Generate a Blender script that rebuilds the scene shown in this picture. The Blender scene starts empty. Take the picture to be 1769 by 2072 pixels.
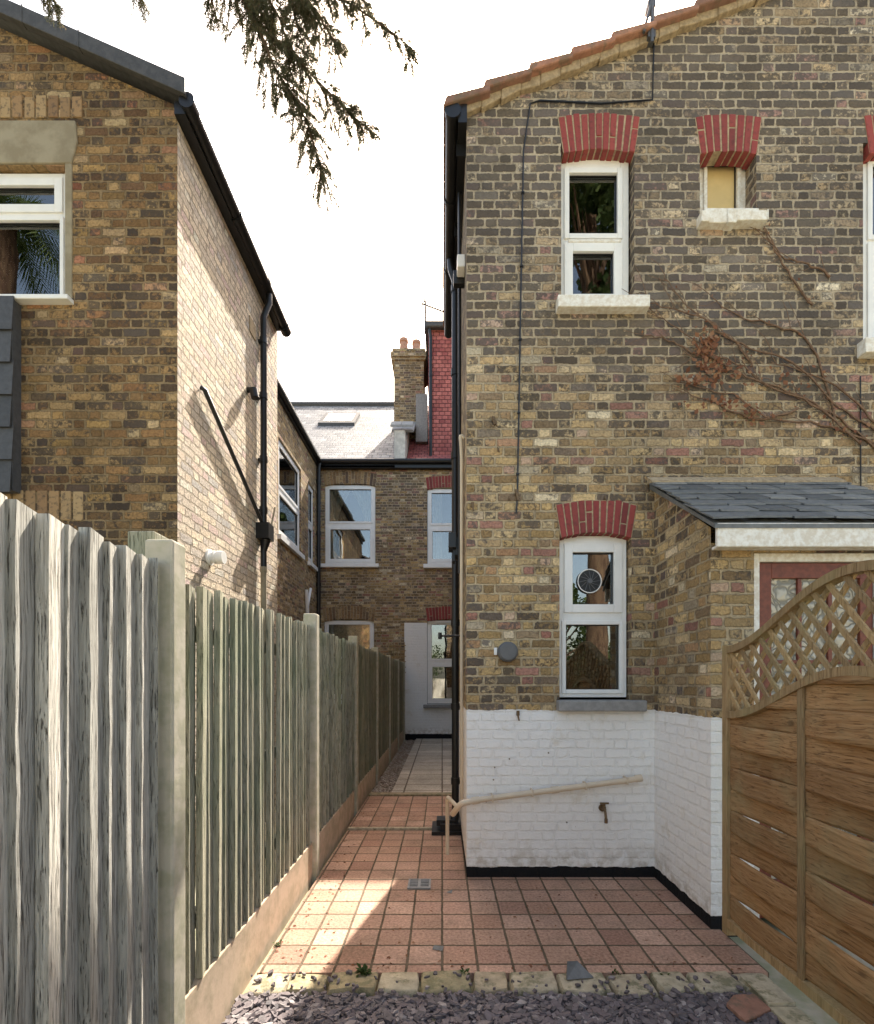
import bpy, math, random
from mathutils import Vector, Matrix
random.seed(7)
R=random.random
def U(a,b): return a+(b-a)*random.random()
scene=bpy.context.scene
scene.view_settings.view_transform='Standard'
try: scene.view_settings.look='None'
except Exception: pass
scene.view_settings.exposure=0

# ---------------------------------------------------------------- node helpers
class NT:
    def __init__(s,name):
        s.mat=bpy.data.materials.new(name); s.mat.use_nodes=True
        s.t=s.mat.node_tree; s.n=s.t.nodes; s.l=s.t.links
        s.bsdf=s.n['Principled BSDF']; s.out=s.n['Material Output']
    def new(s,k,**kw):
        n=s.n.new(k)
        for a,b in kw.items(): setattr(n,a,b)
        return n
    def set(s,sock,v):
        if v is None: return
        if hasattr(v,'is_linked') or hasattr(v,'links'): s.l.new(v,sock)
        else: sock.default_value=v
    def m(s,op,a,b=None,c=None,clamp=False):
        n=s.new('ShaderNodeMath',operation=op); n.use_clamp=clamp
        s.set(n.inputs[0],a)
        if b is not None: s.set(n.inputs[1],b)
        if c is not None: s.set(n.inputs[2],c)
        return n.outputs[0]
    def mixf(s,f,a,b):
        n=s.new('ShaderNodeMix',data_type='FLOAT'); s.set(n.inputs[0],f); s.set(n.inputs[2],a); s.set(n.inputs[3],b); return n.outputs[0]
    def mixc(s,f,a,b,blend='MIX'):
        n=s.new('ShaderNodeMix',data_type='RGBA',blend_type=blend); s.set(n.inputs[0],f)
        for i,v in ((6,a),(7,b)):
            if isinstance(v,tuple) and len(v)==3: v=v+(1,)
            s.set(n.inputs[i],v)
        return n.outputs[2]
    def noise(s,vec,scale,detail=3,rough=.55):
        n=s.new('ShaderNodeTexNoise'); s.set(n.inputs['Vector'],vec); n.inputs['Scale'].default_value=scale
        n.inputs['Detail'].default_value=detail; n.inputs['Roughness'].default_value=rough
        return n.outputs[0]
    def ss(s,v,a,b,o0=0.,o1=1.):
        n=s.new('ShaderNodeMapRange',interpolation_type='SMOOTHSTEP'); s.set(n.inputs[0],v)
        s.set(n.inputs[1],a); s.set(n.inputs[2],b); s.set(n.inputs[3],o0); s.set(n.inputs[4],o1); return n.outputs[0]
    def ramp(s,f,cols,const=False):
        n=s.new('ShaderNodeValToRGB'); r=n.color_ramp
        if const: r.interpolation='CONSTANT'
        while len(r.elements)>1: r.elements.remove(r.elements[-1])
        for i,(p,c) in enumerate(cols):
            e=r.elements[0] if i==0 else r.elements.new(p)
            e.position=p; e.color=tuple(c)+(1,)
        s.set(n.inputs[0],f); return n.outputs[0]
    def comb(s,x,y,z):
        n=s.new('ShaderNodeCombineXYZ'); s.set(n.inputs[0],x); s.set(n.inputs[1],y); s.set(n.inputs[2],z); return n.outputs[0]
    def pos(s):
        g=s.new('ShaderNodeNewGeometry'); sp=s.new('ShaderNodeSeparateXYZ'); s.l.new(g.outputs['Position'],sp.inputs[0])
        return g, g.outputs['Position'], sp.outputs[0], sp.outputs[1], sp.outputs[2]
    def bump(s,h,dist=.01,strength=.8):
        b=s.new('ShaderNodeBump'); b.inputs['Distance'].default_value=dist; b.inputs['Strength'].default_value=strength
        s.set(b.inputs['Height'],h); s.l.new(b.outputs[0],s.bsdf.inputs['Normal'])
    def col(s,c,rough=.8):
        if isinstance(c,tuple) and len(c)==3: c=c+(1,)
        s.set(s.bsdf.inputs['Base Color'],c); s.set(s.bsdf.inputs['Roughness'],rough)
    def rnd(s):
        a=s.new('ShaderNodeAttribute'); a.attribute_name='rnd'; return a.outputs['Fac']

def masonry(name,pal,mortar,course=.075,per=.3375,flem=True,mw=.012,paint=None,plinth=None,seed=0.,soot=.5,
            zgrad=None,rough=.9,bd=.012,horiz=False,wob=.006,big=(.72,1.15),edge=.005,sootcol=(.060,.050,.044),sootamt=0.,dirt=0.,sootscale=26.,vary=.0,grey=0.):
    t=NT(name); g,P,x,y,z=t.pos()
    ns=t.new('ShaderNodeSeparateXYZ'); t.l.new(g.outputs['True Normal'],ns.inputs[0])
    if horiz: u,v=x,y
    else:
        u=t.mixf(t.m('GREATER_THAN',t.m('ABSOLUTE',ns.outputs[0]),.7),x,y); v=z
    w1=t.noise(P,5.,2); w2=t.noise(t.comb(t.m('ADD',x,7.3),y,z),6.,2)
    u=t.m('ADD',u,t.m('MULTIPLY',t.m('SUBTRACT',w1,.5),wob*2.5)); v=t.m('ADD',v,t.m('MULTIPLY',t.m('SUBTRACT',w2,.5),wob*2.5))
    vr=t.m('DIVIDE',v,course); row=t.m('FLOOR',vr); vf=t.m('SUBTRACT',vr,row)
    wn=t.new('ShaderNodeTexWhiteNoise',noise_dimensions='1D'); t.set(wn.inputs['W'],row)
    sh=t.m('ADD',t.m('MULTIPLY',t.m('FLOORED_MODULO',row,2.),.5),t.m('MULTIPLY',wn.outputs[0],.16 if flem else .04))
    if horiz: sh=0.
    p=t.m('ADD',t.m('DIVIDE',u,per),sh); pi=t.m('FLOOR',p); pf=t.m('SUBTRACT',p,pi)
    if flem:
        h=t.m('GREATER_THAN',pf,.6667)
        f=t.mixf(h,t.m('DIVIDE',pf,.6667),t.m('DIVIDE',t.m('SUBTRACT',pf,.6667),.3333))
        wd=t.mixf(h,per*.6667,per*.3333); idx=t.m('ADD',t.m('MULTIPLY',pi,2.),h)
    else: f,wd,idx=pf,per,pi
    du=t.m('MULTIPLY',t.m('MINIMUM',f,t.m('SUBTRACT',1.,f)),wd); dv=t.m('MULTIPLY',t.m('MINIMUM',vf,t.m('SUBTRACT',1.,vf)),course)
    d=t.m('SMOOTH_MIN',du,dv,.012 if flem else .004)
    fine=t.noise(P,55.,4,.65)
    wi=t.new('ShaderNodeTexWhiteNoise',noise_dimensions='3D'); t.set(wi.inputs['Vector'],t.comb(idx,row,seed))
    sc=t.new('ShaderNodeSeparateColor'); t.l.new(wi.outputs['Color'],sc.inputs[0])
    d=t.m('ADD',d,t.m('MULTIPLY',t.m('SUBTRACT',fine,.5),.020 if flem else .004))
    if flem:
        d=t.m('ADD',d,t.m('MULTIPLY',t.m('SUBTRACT',t.noise(P,22.,2),.5),.020))
        d=t.m('ADD',d,t.m('MULTIPLY',t.m('SUBTRACT',t.noise(P,2.2,2),.5),.010))
    mask=t.ss(d,mw*.5-.001,mw*.5+edge)
    c=t.ramp(wi.outputs[0],pal)
    if vary>0: c=t.mixc(1.,c,t.ramp(sc.outputs[1],[(0,(1-vary,)*3),(1,(1+vary*.8,)*3)]),'MULTIPLY')
    c=t.mixc(1.,c,t.ramp(fine,[(.25,(.55,.52,.49)),(.75,(1.36,1.34,1.30))]),'MULTIPLY')
    if soot>0:
        bn=t.noise(t.comb(t.m('ADD',x,t.m('MULTIPLY',sc.outputs[0],9.)),y,t.m('ADD',z,t.m('MULTIPLY',sc.outputs[1],9.))),sootscale,5,.7)
        area=t.noise(P,.75,4,.65)
        if zgrad: area=t.m('ADD',area,t.ss(z,zgrad[0],zgrad[1],-.06,.14))
        k=t.m('ADD',t.m('ADD',bn,t.m('MULTIPLY',t.m('SUBTRACT',sc.outputs[2],.5),.34)),t.m('MULTIPLY',t.m('SUBTRACT',area,.5-sootamt),1.1))
        sm=t.m('MULTIPLY',t.ss(k,.50,.64),soot)
        c=t.mixc(sm,c,t.mixc(sc.outputs[0],sootcol,tuple(q*2.2 for q in sootcol)))
    mc=t.mixc(t.ss(t.noise(P,9.,4,.7),.42,.72),mortar,tuple(q*.52 for q in mortar))
    mc=t.mixc(1.,mc,t.ramp(fine,[(.3,(.85,.85,.85)),(.7,(1.12,1.12,1.12))]),'MULTIPLY')
    c=t.mixc(mask,mc,c)
    if grey>0:
        hs=t.new('ShaderNodeHueSaturation'); t.set(hs.inputs['Saturation'],t.ss(z,2.5,5.5,1.,1.-grey)); t.set(hs.inputs['Color'],c); c=hs.outputs[0]
    lg=t.noise(P,1.1,4,.6)
    c=t.mixc(1.,c,t.ramp(lg,[(.28,(big[0],)*3),(.72,(big[1],)*3)]),'MULTIPLY')
    if dirt>0:
        ds=t.ss(t.noise(P,3.3,6,.72),.50,.68)
        c=t.mixc(t.m('MULTIPLY',ds,dirt),c,(.17,.125,.085))
    hgt=t.m('ADD',t.m('MULTIPLY',mask,1.),t.m('MULTIPLY',fine,.7))
    if paint is not None:
        edgez=t.m('ADD',z,t.m('MULTIPLY',t.m('SUBTRACT',t.noise(P,12.,3),.5),.035))
        pm=t.m('LESS_THAN',edgez,paint)
        pc=t.mixc(t.ss(t.noise(P,4.,5,.7),.56,.74),(.89,.87,.83),(.79,.74,.65))
        pc=t.mixc(t.m('MULTIPLY',t.ss(t.noise(P,26.,5,.7),.66,.72),.6),pc,(.50,.43,.34))
        pc=t.mixc(t.m('MULTIPLY',t.m('MULTIPLY',t.m('SUBTRACT',1.,mask),t.ss(t.noise(P,3.,2),.45,.65)),.12),pc,(.50,.45,.38))
        if plinth is not None:
            low=t.ss(z,plinth,plinth+.25,.6,0.)
            pc=t.mixc(t.m('MULTIPLY',low,t.ss(t.noise(P,14.,4),.4,.65)),pc,(.45,.38,.29))
        c=t.mixc(pm,c,pc)
        if plinth is not None:
            c=t.mixc(t.m('LESS_THAN',edgez,plinth),c,(.012,.012,.013))
        hgt=t.mixf(pm,hgt,t.m('ADD',t.m('MULTIPLY',hgt,.22),t.m('MULTIPLY',t.noise(P,16.,4,.6),.5)))
    t.col(c,rough); t.bump(hgt,bd,.9)
    t.bsdf.inputs['Specular IOR Level'].default_value=.2
    return t.mat

def plain(name,c,rough=.6,nz=.15,scale=20.,bump=.002,metal=0.,c2=None,spec=.4):
    t=NT(name); g,P,x,y,z=t.pos()
    n=t.noise(P,scale,4,.6)
    c2=c2 or tuple(q*(1-nz) for q in c)
    t.col(t.mixc(t.ss(n,.35,.65),c,c2),rough); t.bump(n,bump,.6)
    t.bsdf.inputs['Metallic'].default_value=metal; t.bsdf.inputs['Specular IOR Level'].default_value=spec
    return t.mat

def wood(name,a,b,dark,axis='z',scale=1.,rough=.92,crack=.5,knots=False,green=None,bd=.004,rng=((.72,.72,.74),(1.18,1.15,1.1))):
    t=NT(name); g,P,x,y,z=t.pos(); r=t.rnd()
    ro=t.m('MULTIPLY',r,37.)
    wv=t.m('MULTIPLY',t.noise(P,3.,2),.05)
    if axis=='z': v=t.comb(t.m('ADD',t.m('MULTIPLY',x,22.*scale),ro),t.m('MULTIPLY',t.m('ADD',y,wv),22.*scale),t.m('ADD',t.m('MULTIPLY',z,1.3),ro))
    elif axis=='y': v=t.comb(t.m('MULTIPLY',x,22.*scale),t.m('ADD',t.m('MULTIPLY',y,1.3),ro),t.m('ADD',t.m('MULTIPLY',t.m('ADD',z,wv),22.*scale),ro))
    else: v=t.comb(t.m('ADD',t.m('MULTIPLY',x,.9),ro),t.m('MULTIPLY',y,22.*scale),t.m('MULTIPLY',z,22.*scale))
    g1=t.noise(v,2.2,6,.7); g2=t.noise(v,6.,4,.65)
    c=t.mixc(t.ss(g1,.36,.64),a,b)
    c=t.mixc(t.m('MULTIPLY',t.ss(g2,.56,.64),crack),c,dark)
    c=t.mixc(1.,c,t.ramp(r,[(0,rng[0]),(1,rng[1])]),'MULTIPLY')
    if knots:
        vo=t.new('ShaderNodeTexVoronoi'); vo.inputs['Scale'].default_value=1.
        t.set(vo.inputs['Vector'],t.comb(x,t.m('ADD',t.m('MULTIPLY',y,2.6),ro),t.m('MULTIPLY',z,5.)))
        c=t.mixc(t.ss(vo.outputs['Distance'],.05,.11,.85,0.),c,dark)
    if green:
        c=t.mixc(t.m('MULTIPLY',t.ss(t.noise(P,2.5,4,.6),.42,.68),.55),c,green)
    t.col(c,rough); t.bump(t.m('ADD',g1,t.m('MULTIPLY',t.ss(g2,.56,.64),-.5)),bd,.9)
    t.bsdf.inputs['Specular IOR Level'].default_value=.1
    return t.mat

# ---------------------------------------------------------------- mesh helpers
COL=scene.collection
def empty(name):
    o=bpy.data.objects.new(name,None); COL.objects.link(o); return o
class MB:
    def __init__(s): s.v=[];s.f=[];s.r=[]
    def add(s,vs,fs,r=None):
        b=len(s.v); s.v+= [tuple(p) for p in vs]; r=R() if r is None else r
        for f in fs: s.f.append([b+i for i in f]); s.r.append(r)
        return s
    def box(s,x0,x1,y0,y1,z0,z1,r=None,M=None):
        if x0>x1:x0,x1=x1,x0
        if y0>y1:y0,y1=y1,y0
        if z0>z1:z0,z1=z1,z0
        vs=[Vector(p) for p in ((x0,y0,z0),(x1,y0,z0),(x1,y1,z0),(x0,y1,z0),(x0,y0,z1),(x1,y0,z1),(x1,y1,z1),(x0,y1,z1))]
        if M: vs=[M@p for p in vs]
        return s.add(vs,[(0,3,2,1),(4,5,6,7),(0,1,5,4),(1,2,6,5),(2,3,7,6),(3,0,4,7)],r)
    def prism(s,poly,a,b,axis='y',r=None):
        n=len(poly)
        if axis=='y': va=[(p[0],a,p[1]) for p in poly]; vb=[(p[0],b,p[1]) for p in poly]
        elif axis=='x': va=[(a,p[0],p[1]) for p in poly]; vb=[(b,p[0],p[1]) for p in poly]
        else: va=[(p[0],p[1],a) for p in poly]; vb=[(p[0],p[1],b) for p in poly]
        fs=[tuple(range(n)),tuple(reversed(range(n,2*n)))]+[(i,i+n,(i+1)%n+n,(i+1)%n) for i in range(n)]
        return s.add(va+vb,fs,r)
    def tube(s,pts,rad,seg=8,r=None,cap=True):
        pts=[Vector(p) for p in pts]; rr=rad if isinstance(rad,(list,tuple)) else [rad]*len(pts)
        vs=[];n=len(pts); up=None
        for i,p in enumerate(pts):
            d=(pts[min(i+1,n-1)]-pts[max(i-1,0)]).normalized()
            if up is None:
                up=d.orthogonal().normalized()
            up=(up-d*up.dot(d))
            up=up.normalized() if up.length>1e-6 else d.orthogonal().normalized()
            sd=d.cross(up)
            for k in range(seg):
                a=2*math.pi*k/seg; vs.append(p+(up*math.cos(a)+sd*math.sin(a))*rr[i])
        fs=[]
        for i in range(n-1):
            for k in range(seg):
                k2=(k+1)%seg; fs.append((i*seg+k,i*seg+k2,(i+1)*seg+k2,(i+1)*seg+k))
        if cap: fs.append(tuple(reversed(range(seg)))); fs.append(tuple(range((n-1)*seg,n*seg)))
        return s.add(vs,fs,r)
    def build(s,name,mat,parent=None,smooth=False,bevel=0.):
        me=bpy.data.meshes.new(name); me.from_pydata(s.v,[],s.f); me.update()
        at=me.attributes.new('rnd','FLOAT','FACE'); at.data.foreach_set('value',s.r)
        me.materials.append(mat)
        if smooth:
            me.polygons.foreach_set('use_smooth',[True]*len(me.polygons))
            try: me.set_sharp_from_angle(angle=math.radians(50))
            except Exception: pass
        o=bpy.data.objects.new(name,me); COL.objects.link(o)
        if parent: o.parent=parent
        if bevel>0:
            b=o.modifiers.new('bevel','BEVEL'); b.width=bevel; b.segments=2; b.limit_method='ANGLE'
        return o
def smoothpath(pts,n=6):
    pts=[Vector(p) for p in pts]; out=[]
    for i in range(len(pts)-1):
        p0=pts[max(i-1,0)];p1=pts[i];p2=pts[i+1];p3=pts[min(i+2,len(pts)-1)]
        for k in range(n):
            t=k/n
            out.append(.5*((2*p1)+(p2-p0)*t+(2*p0-5*p1+4*p2-p3)*t*t+(3*p1-p0-3*p2+p3)*t**3))
    out.append(pts[-1]); return out

def bx(mb,o,pl,u0,u1,d0,d1,z0,z1,r=None):
    if o=='F': mb.box(u0,u1,pl+d0,pl+d1,z0,z1,r)
    elif o=='S': mb.box(pl-d0,pl-d1,u0,u1,z0,z1,r)
    else: mb.box(pl+d0,pl+d1,u0,u1,z0,z1,r)
def wallmap(o,pl,u,d,z):
    return (u,pl+d,z) if o=='F' else ((pl-d,u,z) if o=='S' else (pl+d,u,z))
def wall(mb,o,pl,u0,u1,z0,z1,ops,dep=.13):
    us=sorted(set([u0,u1]+[a for q in ops for a in q[:2]])); us=[a for a in us if u0<=a<=u1]
    zs=sorted(set([z0,z1]+[a for q in ops for a in q[2:4]])); zs=[a for a in zs if z0<=a<=z1]
    for i in range(len(us)-1):
        for j in range(len(zs)-1):
            cu=(us[i]+us[i+1])/2; cz=(zs[j]+zs[j+1])/2
            if any(q[0]<cu<q[1] and q[2]<cz<q[3] for q in ops): continue
            q=[wallmap(o,pl,a,0,b) for a,b in ((us[i],zs[j]),(us[i+1],zs[j]),(us[i+1],zs[j+1]),(us[i],zs[j+1]))]
            mb.add(q,[(0,1,2,3)])
    for q in ops:
        a,b,c,d=q[:4]; dd=q[4] if len(q)>4 else dep
        for (p1,p2) in (((a,c),(a,d)),((b,c),(b,d)),((a,c),(b,c)),((a,d),(b,d))):
            mb.add([wallmap(o,pl,p1[0],0,p1[1]),wallmap(o,pl,p2[0],0,p2[1]),wallmap(o,pl,p2[0],dd,p2[1]),wallmap(o,pl,p1[0],dd,p1[1])],[(0,1,2,3)])

# ---------------------------------------------------------------- materials
STOCK=[(0,(.56,.42,.225)),(.14,(.45,.31,.145)),(.26,(.33,.225,.115)),(.38,(.64,.50,.30)),(.5,(.41,.28,.135)),(.6,(.22,.16,.11)),(.7,(.52,.365,.17)),(.77,(.35,.17,.13)),(.82,(.40,.22,.17)),(.88,(.72,.61,.42)),(.94,(.15,.115,.095)),(1,(.49,.355,.195))]
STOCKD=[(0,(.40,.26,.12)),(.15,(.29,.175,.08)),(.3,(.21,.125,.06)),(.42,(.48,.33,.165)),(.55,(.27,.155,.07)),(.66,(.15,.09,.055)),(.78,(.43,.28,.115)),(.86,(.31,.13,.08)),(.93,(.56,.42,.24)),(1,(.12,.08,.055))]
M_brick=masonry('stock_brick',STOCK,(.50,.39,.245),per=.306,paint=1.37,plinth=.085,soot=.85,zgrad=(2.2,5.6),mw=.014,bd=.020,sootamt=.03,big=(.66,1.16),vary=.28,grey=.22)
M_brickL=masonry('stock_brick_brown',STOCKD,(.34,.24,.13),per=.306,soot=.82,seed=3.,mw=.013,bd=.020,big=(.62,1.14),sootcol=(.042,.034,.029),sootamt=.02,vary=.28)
M_brickS=masonry('stock_brick_sunlit',[(a,tuple(min(.88,q*.8+.36) for q in c)) for a,c in STOCK],(.52,.43,.33),per=.306,soot=.14,seed=5.,big=(.92,1.06),bd=.028,sootcol=(.2,.16,.12))  # side wall: grazing sun's brightness is painted into the brick palette
M_brickT=masonry('stock_brick_terrace',STOCK,(.49,.38,.25),soot=.7,seed=8.,mw=.014,vary=.25)
M_brickTW=masonry('painted_terrace_brick',STOCK,(.4,.3,.18),paint=30.,plinth=.16,soot=.5,seed=8.,bd=.02)
M_slate=masonry('slate_roof',[(0,(.22,.22,.23)),(.5,(.30,.295,.30)),(1,(.38,.375,.37))],(.05,.05,.05),course=.16,per=.25,flem=False,mw=.012,soot=0,bd=.014,rough=.6,big=(.8,1.1),vary=.15)
M_redtile=masonry('clay_tile_hanging',[(0,(.36,.11,.10)),(.5,(.45,.155,.14)),(1,(.30,.085,.085))],(.09,.03,.03),course=.115,per=.17,flem=False,mw=.012,soot=0,bd=.015,rough=.6,big=(.85,1.1),vary=.15)
M_patio=masonry('terracotta_tile',[(0,(.49,.315,.23)),(.3,(.43,.255,.18)),(.6,(.55,.36,.27)),(.8,(.39,.225,.165)),(1,(.50,.325,.24))],(.15,.11,.07),course=.2,per=.2,flem=False,mw=.013,soot=0,horiz=True,bd=.006,rough=.75,wob=.0028,big=(.72,1.14),edge=.002,dirt=.40,vary=.12)
M_paver=masonry('pale_paver',[(0,(.52,.46,.37)),(.5,(.60,.54,.45)),(1,(.46,.40,.33))],(.20,.16,.12),course=.42,per=.55,flem=False,mw=.018,soot=0,bd=.006,rough=.8,horiz=True,wob=.002,dirt=.3)
def _rb(t):
    g,P,x,y,z=t.pos(); r=t.rnd(); n=t.noise(P,30.,4,.6)
    c=t.ramp(r,[(0,(.23,.038,.036)),(.5,(.31,.060,.050)),(1,(.18,.036,.034))])
    c=t.mixc(t.m('MULTIPLY',t.ss(n,.5,.72),.6),c,(.10,.03,.026)); t.col(c,.85); t.bump(n,.007,.8); return t.mat
M_redbrick=_rb(NT('red_brick'))
def _yb(t):
    g,P,x,y,z=t.pos(); r=t.rnd(); n=t.noise(P,25.,4,.6)
    c=t.ramp(r,[(0,(.35,.22,.105)),(.4,(.23,.135,.065)),(.7,(.38,.26,.13)),(1,(.11,.07,.05))])
    c=t.mixc(t.m('MULTIPLY',t.ss(n,.48,.68),.75),c,(.06,.045,.035)); t.col(c,.9); t.bump(n,.006,.8); return t.mat
M_brownbrick=_yb(NT('brown_arch_brick'))
M_mortar=plain('mortar',(.43,.33,.21),.95,.35,35.,.006)
M_upvc=plain('white_upvc',(.86,.85,.82),.35,.06,6.,.0005)
M_oldpaint=plain('flaking_white_paint',(.83,.81,.75),.8,.4,28.,.006,c2=(.68,.62,.52))
M_sillgrey=plain('grey_sill_paint',(.31,.30,.285),.8,.2)
M_concrete=plain('weathered_concrete',(.50,.45,.35),.92,.3,12.,.005,c2=(.38,.355,.25))
M_gravelb=plain('concrete_gravel_board',(.56,.43,.31),.92,.3,9.,.004,c2=(.42,.335,.23))
M_lintel=plain('cement_render',(.33,.285,.20),.95,.3,7.,.006,c2=(.25,.21,.14))
M_black=plain('black_plastic',(.014,.014,.015),.35,.2,15.,.0005)
M_lead=plain('dark_lead',(.072,.070,.069),.6,.3)
M_cream=plain('cream_plastic_pipe',(.68,.56,.41),.45,.08,5.,.0003)
M_grey=plain('grey_metal',(.12,.12,.125),.4,.15,metal=.3)
M_pot=plain('terracotta_pot',(.50,.27,.18),.8,.2)
M_pad=plain('yellowed_board',(.70,.53,.25),.7,.12,5.)
M_door=plain('mahogany_stain',(.20,.05,.025),.45,.35,30.,.001)
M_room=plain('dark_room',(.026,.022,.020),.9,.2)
M_curtain=plain('net_curtain',(.78,.74,.64),.9,.25,14.,.004)
M_soil=plain('soil',(.36,.32,.24),.95,.5,6.,.02,c2=(.24,.24,.14))
M_brass=plain('old_brass',(.20,.13,.07),.5,.3,60.,.001,metal=.6)
M_render=plain('pale_render',(.66,.63,.56),.9,.3,5.,.004)
def _glass():
    t=NT('window_glass'); n=t.n; n.remove(t.bsdf)
    gl=t.new('ShaderNodeBsdfGlossy'); gl.inputs['Roughness'].default_value=.01; gl.inputs['Color'].default_value=(1,1,1,1)
    tr=t.new('ShaderNodeBsdfTransparent'); tr.inputs['Color'].default_value=(.72,.75,.74,1)
    fr=t.new('ShaderNodeFresnel'); fr.inputs['IOR'].default_value=2.3
    g,P,x,y,z=t.pos(); b=t.new('ShaderNodeBump'); b.inputs['Distance'].default_value=.004; b.inputs['Strength'].default_value=.25
    t.set(b.inputs['Height'],t.noise(P,3.,1)); t.l.new(b.outputs[0],gl.inputs['Normal'])
    mx=t.new('ShaderNodeMixShader'); t.l.new(fr.outputs[0],mx.inputs[0]); t.l.new(tr.outputs[0],mx.inputs[1]); t.l.new(gl.outputs[0],mx.inputs[2])
    t.l.new(mx.outputs[0],t.out.inputs[0]); return t.mat
M_glass=_glass()
def _frost():
    t=NT('patterned_glass'); g,P,x,y,z=t.pos()
    vo=t.new('ShaderNodeTexVoronoi',feature='DISTANCE_TO_EDGE'); vo.inputs['Scale'].default_value=22.
    t.set(vo.inputs['Vector'],t.comb(t.m('ADD',x,t.m('MULTIPLY',t.noise(P,6.,2),.3)),y,t.m('MULTIPLY',z,.6)))
    d=vo.outputs['Distance']
    t.col(t.mixc(t.ss(d,.02,.2),(.20,.18,.135),(.50,.45,.35)),.18); t.bump(d,.02,1.); return t.mat
M_frost=_frost()
M_fence1=wood('weathered_white_wood',(.70,.675,.61),(.43,.41,.365),(.09,.08,.065),crack=.85,bd=.012,scale=1.7,rng=((.66,.67,.67),(1.08,1.06,1.03)))
M_fence2=wood('weathered_green_wood',(.47,.445,.35),(.31,.30,.22),(.085,.08,.055),crack=.65,green=(.23,.26,.17),bd=.008,scale=1.3)
M_fence3=wood('aged_fence_wood',(.35,.315,.22),(.25,.225,.145),(.10,.08,.05),crack=.5,green=(.22,.235,.14),bd=.006)
M_gate=wood('treated_softwood',(.45,.275,.14),(.33,.19,.09),(.12,.06,.03),axis='y',crack=.6,knots=True,green=(.37,.30,.16),bd=.006,scale=1.6,rng=((.66,.63,.60),(1.2,1.17,1.1)))
M_gatev=wood('treated_softwood_frame',(.45,.315,.17),(.34,.23,.115),(.15,.09,.045),axis='z',crack=.5,green=(.36,.32,.16),bd=.004,scale=1.5)
M_bark=wood('bark',(.18,.125,.08),(.11,.07,.05),(.04,.03,.02),axis='z',scale=.4,bd=.01)
def _leaf(name,ca,cb,cc,tr=.3):
    t=NT(name); r=t.rnd(); t.col(t.ramp(r,[(0,ca),(.55,cb),(1,cc)]),.7)
    t.bsdf.inputs['Specular IOR Level'].default_value=.2
    tl=t.new('ShaderNodeBsdfTranslucent'); t.l.new(t.bsdf.inputs['Base Color'].links[0].from_socket,tl.inputs[0])
    mx=t.new('ShaderNodeMixShader'); mx.inputs[0].default_value=tr
    t.l.new(t.bsdf.outputs[0],mx.inputs[1]); t.l.new(tl.outputs[0],mx.inputs[2]); t.l.new(mx.outputs[0],t.out.inputs[0]); return t.mat
M_con=_leaf('conifer_foliage',(.055,.060,.032),(.105,.105,.058),(.19,.145,.085),.35)
M_green=_leaf('green_foliage',(.03,.05,.015),(.06,.10,.03),(.11,.15,.05))
M_dead=_leaf('dead_leaves',(.16,.065,.035),(.26,.115,.06),(.36,.20,.11))
def _rndmat(name,cols,rough,bd=.004,sc=40.,moss=None):
    t=NT(name); g,P,x,y,z=t.pos(); r=t.rnd(); n=t.noise(P,sc,4,.6)
    c=t.mixc(1.,t.ramp(r,cols),t.ramp(n,[(.3,(.75,.75,.75)),(.7,(1.2,1.2,1.2))]),'MULTIPLY')
    if moss: c=t.mixc(t.m('MULTIPLY',t.ss(t.noise(P,11.,5,.7),.48,.62),.8),c,moss)
    t.col(c,rough); t.bump(n,bd,.7); return t.mat
M_chip=_rndmat('slate_chipping',[(0,(.09,.078,.08)),(.5,(.17,.142,.145)),(.8,(.14,.11,.112)),(1,(.31,.275,.265))],.75)
M_pslate=_rndmat('porch_slate',[(0,(.085,.09,.092)),(.3,(.155,.16,.158)),(.6,(.12,.125,.123)),(1,(.23,.23,.22))],.6,.008,22.)
M_dkslate=_rndmat('dark_slate',[(0,(.035,.035,.037)),(1,(.065,.065,.07))],.6,.006,22.)
M_pebble=_rndmat('pebble',[(0,(.24,.17,.13)),(.5,(.36,.28,.21)),(1,(.50,.43,.36))],.8)
M_roofclay=_rndmat('clay_roof_tile',[(0,(.30,.13,.085)),(.5,(.38,.19,.125)),(1,(.20,.11,.08))],.85,.012,18.,(.17,.12,.08))
M_edging=_rndmat('mossy_stone',[(0,(.38,.30,.195)),(.35,(.47,.40,.28)),(.7,(.32,.265,.15)),(1,(.42,.27,.185))],.95,.02,16.,(.17,.16,.085))

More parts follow.
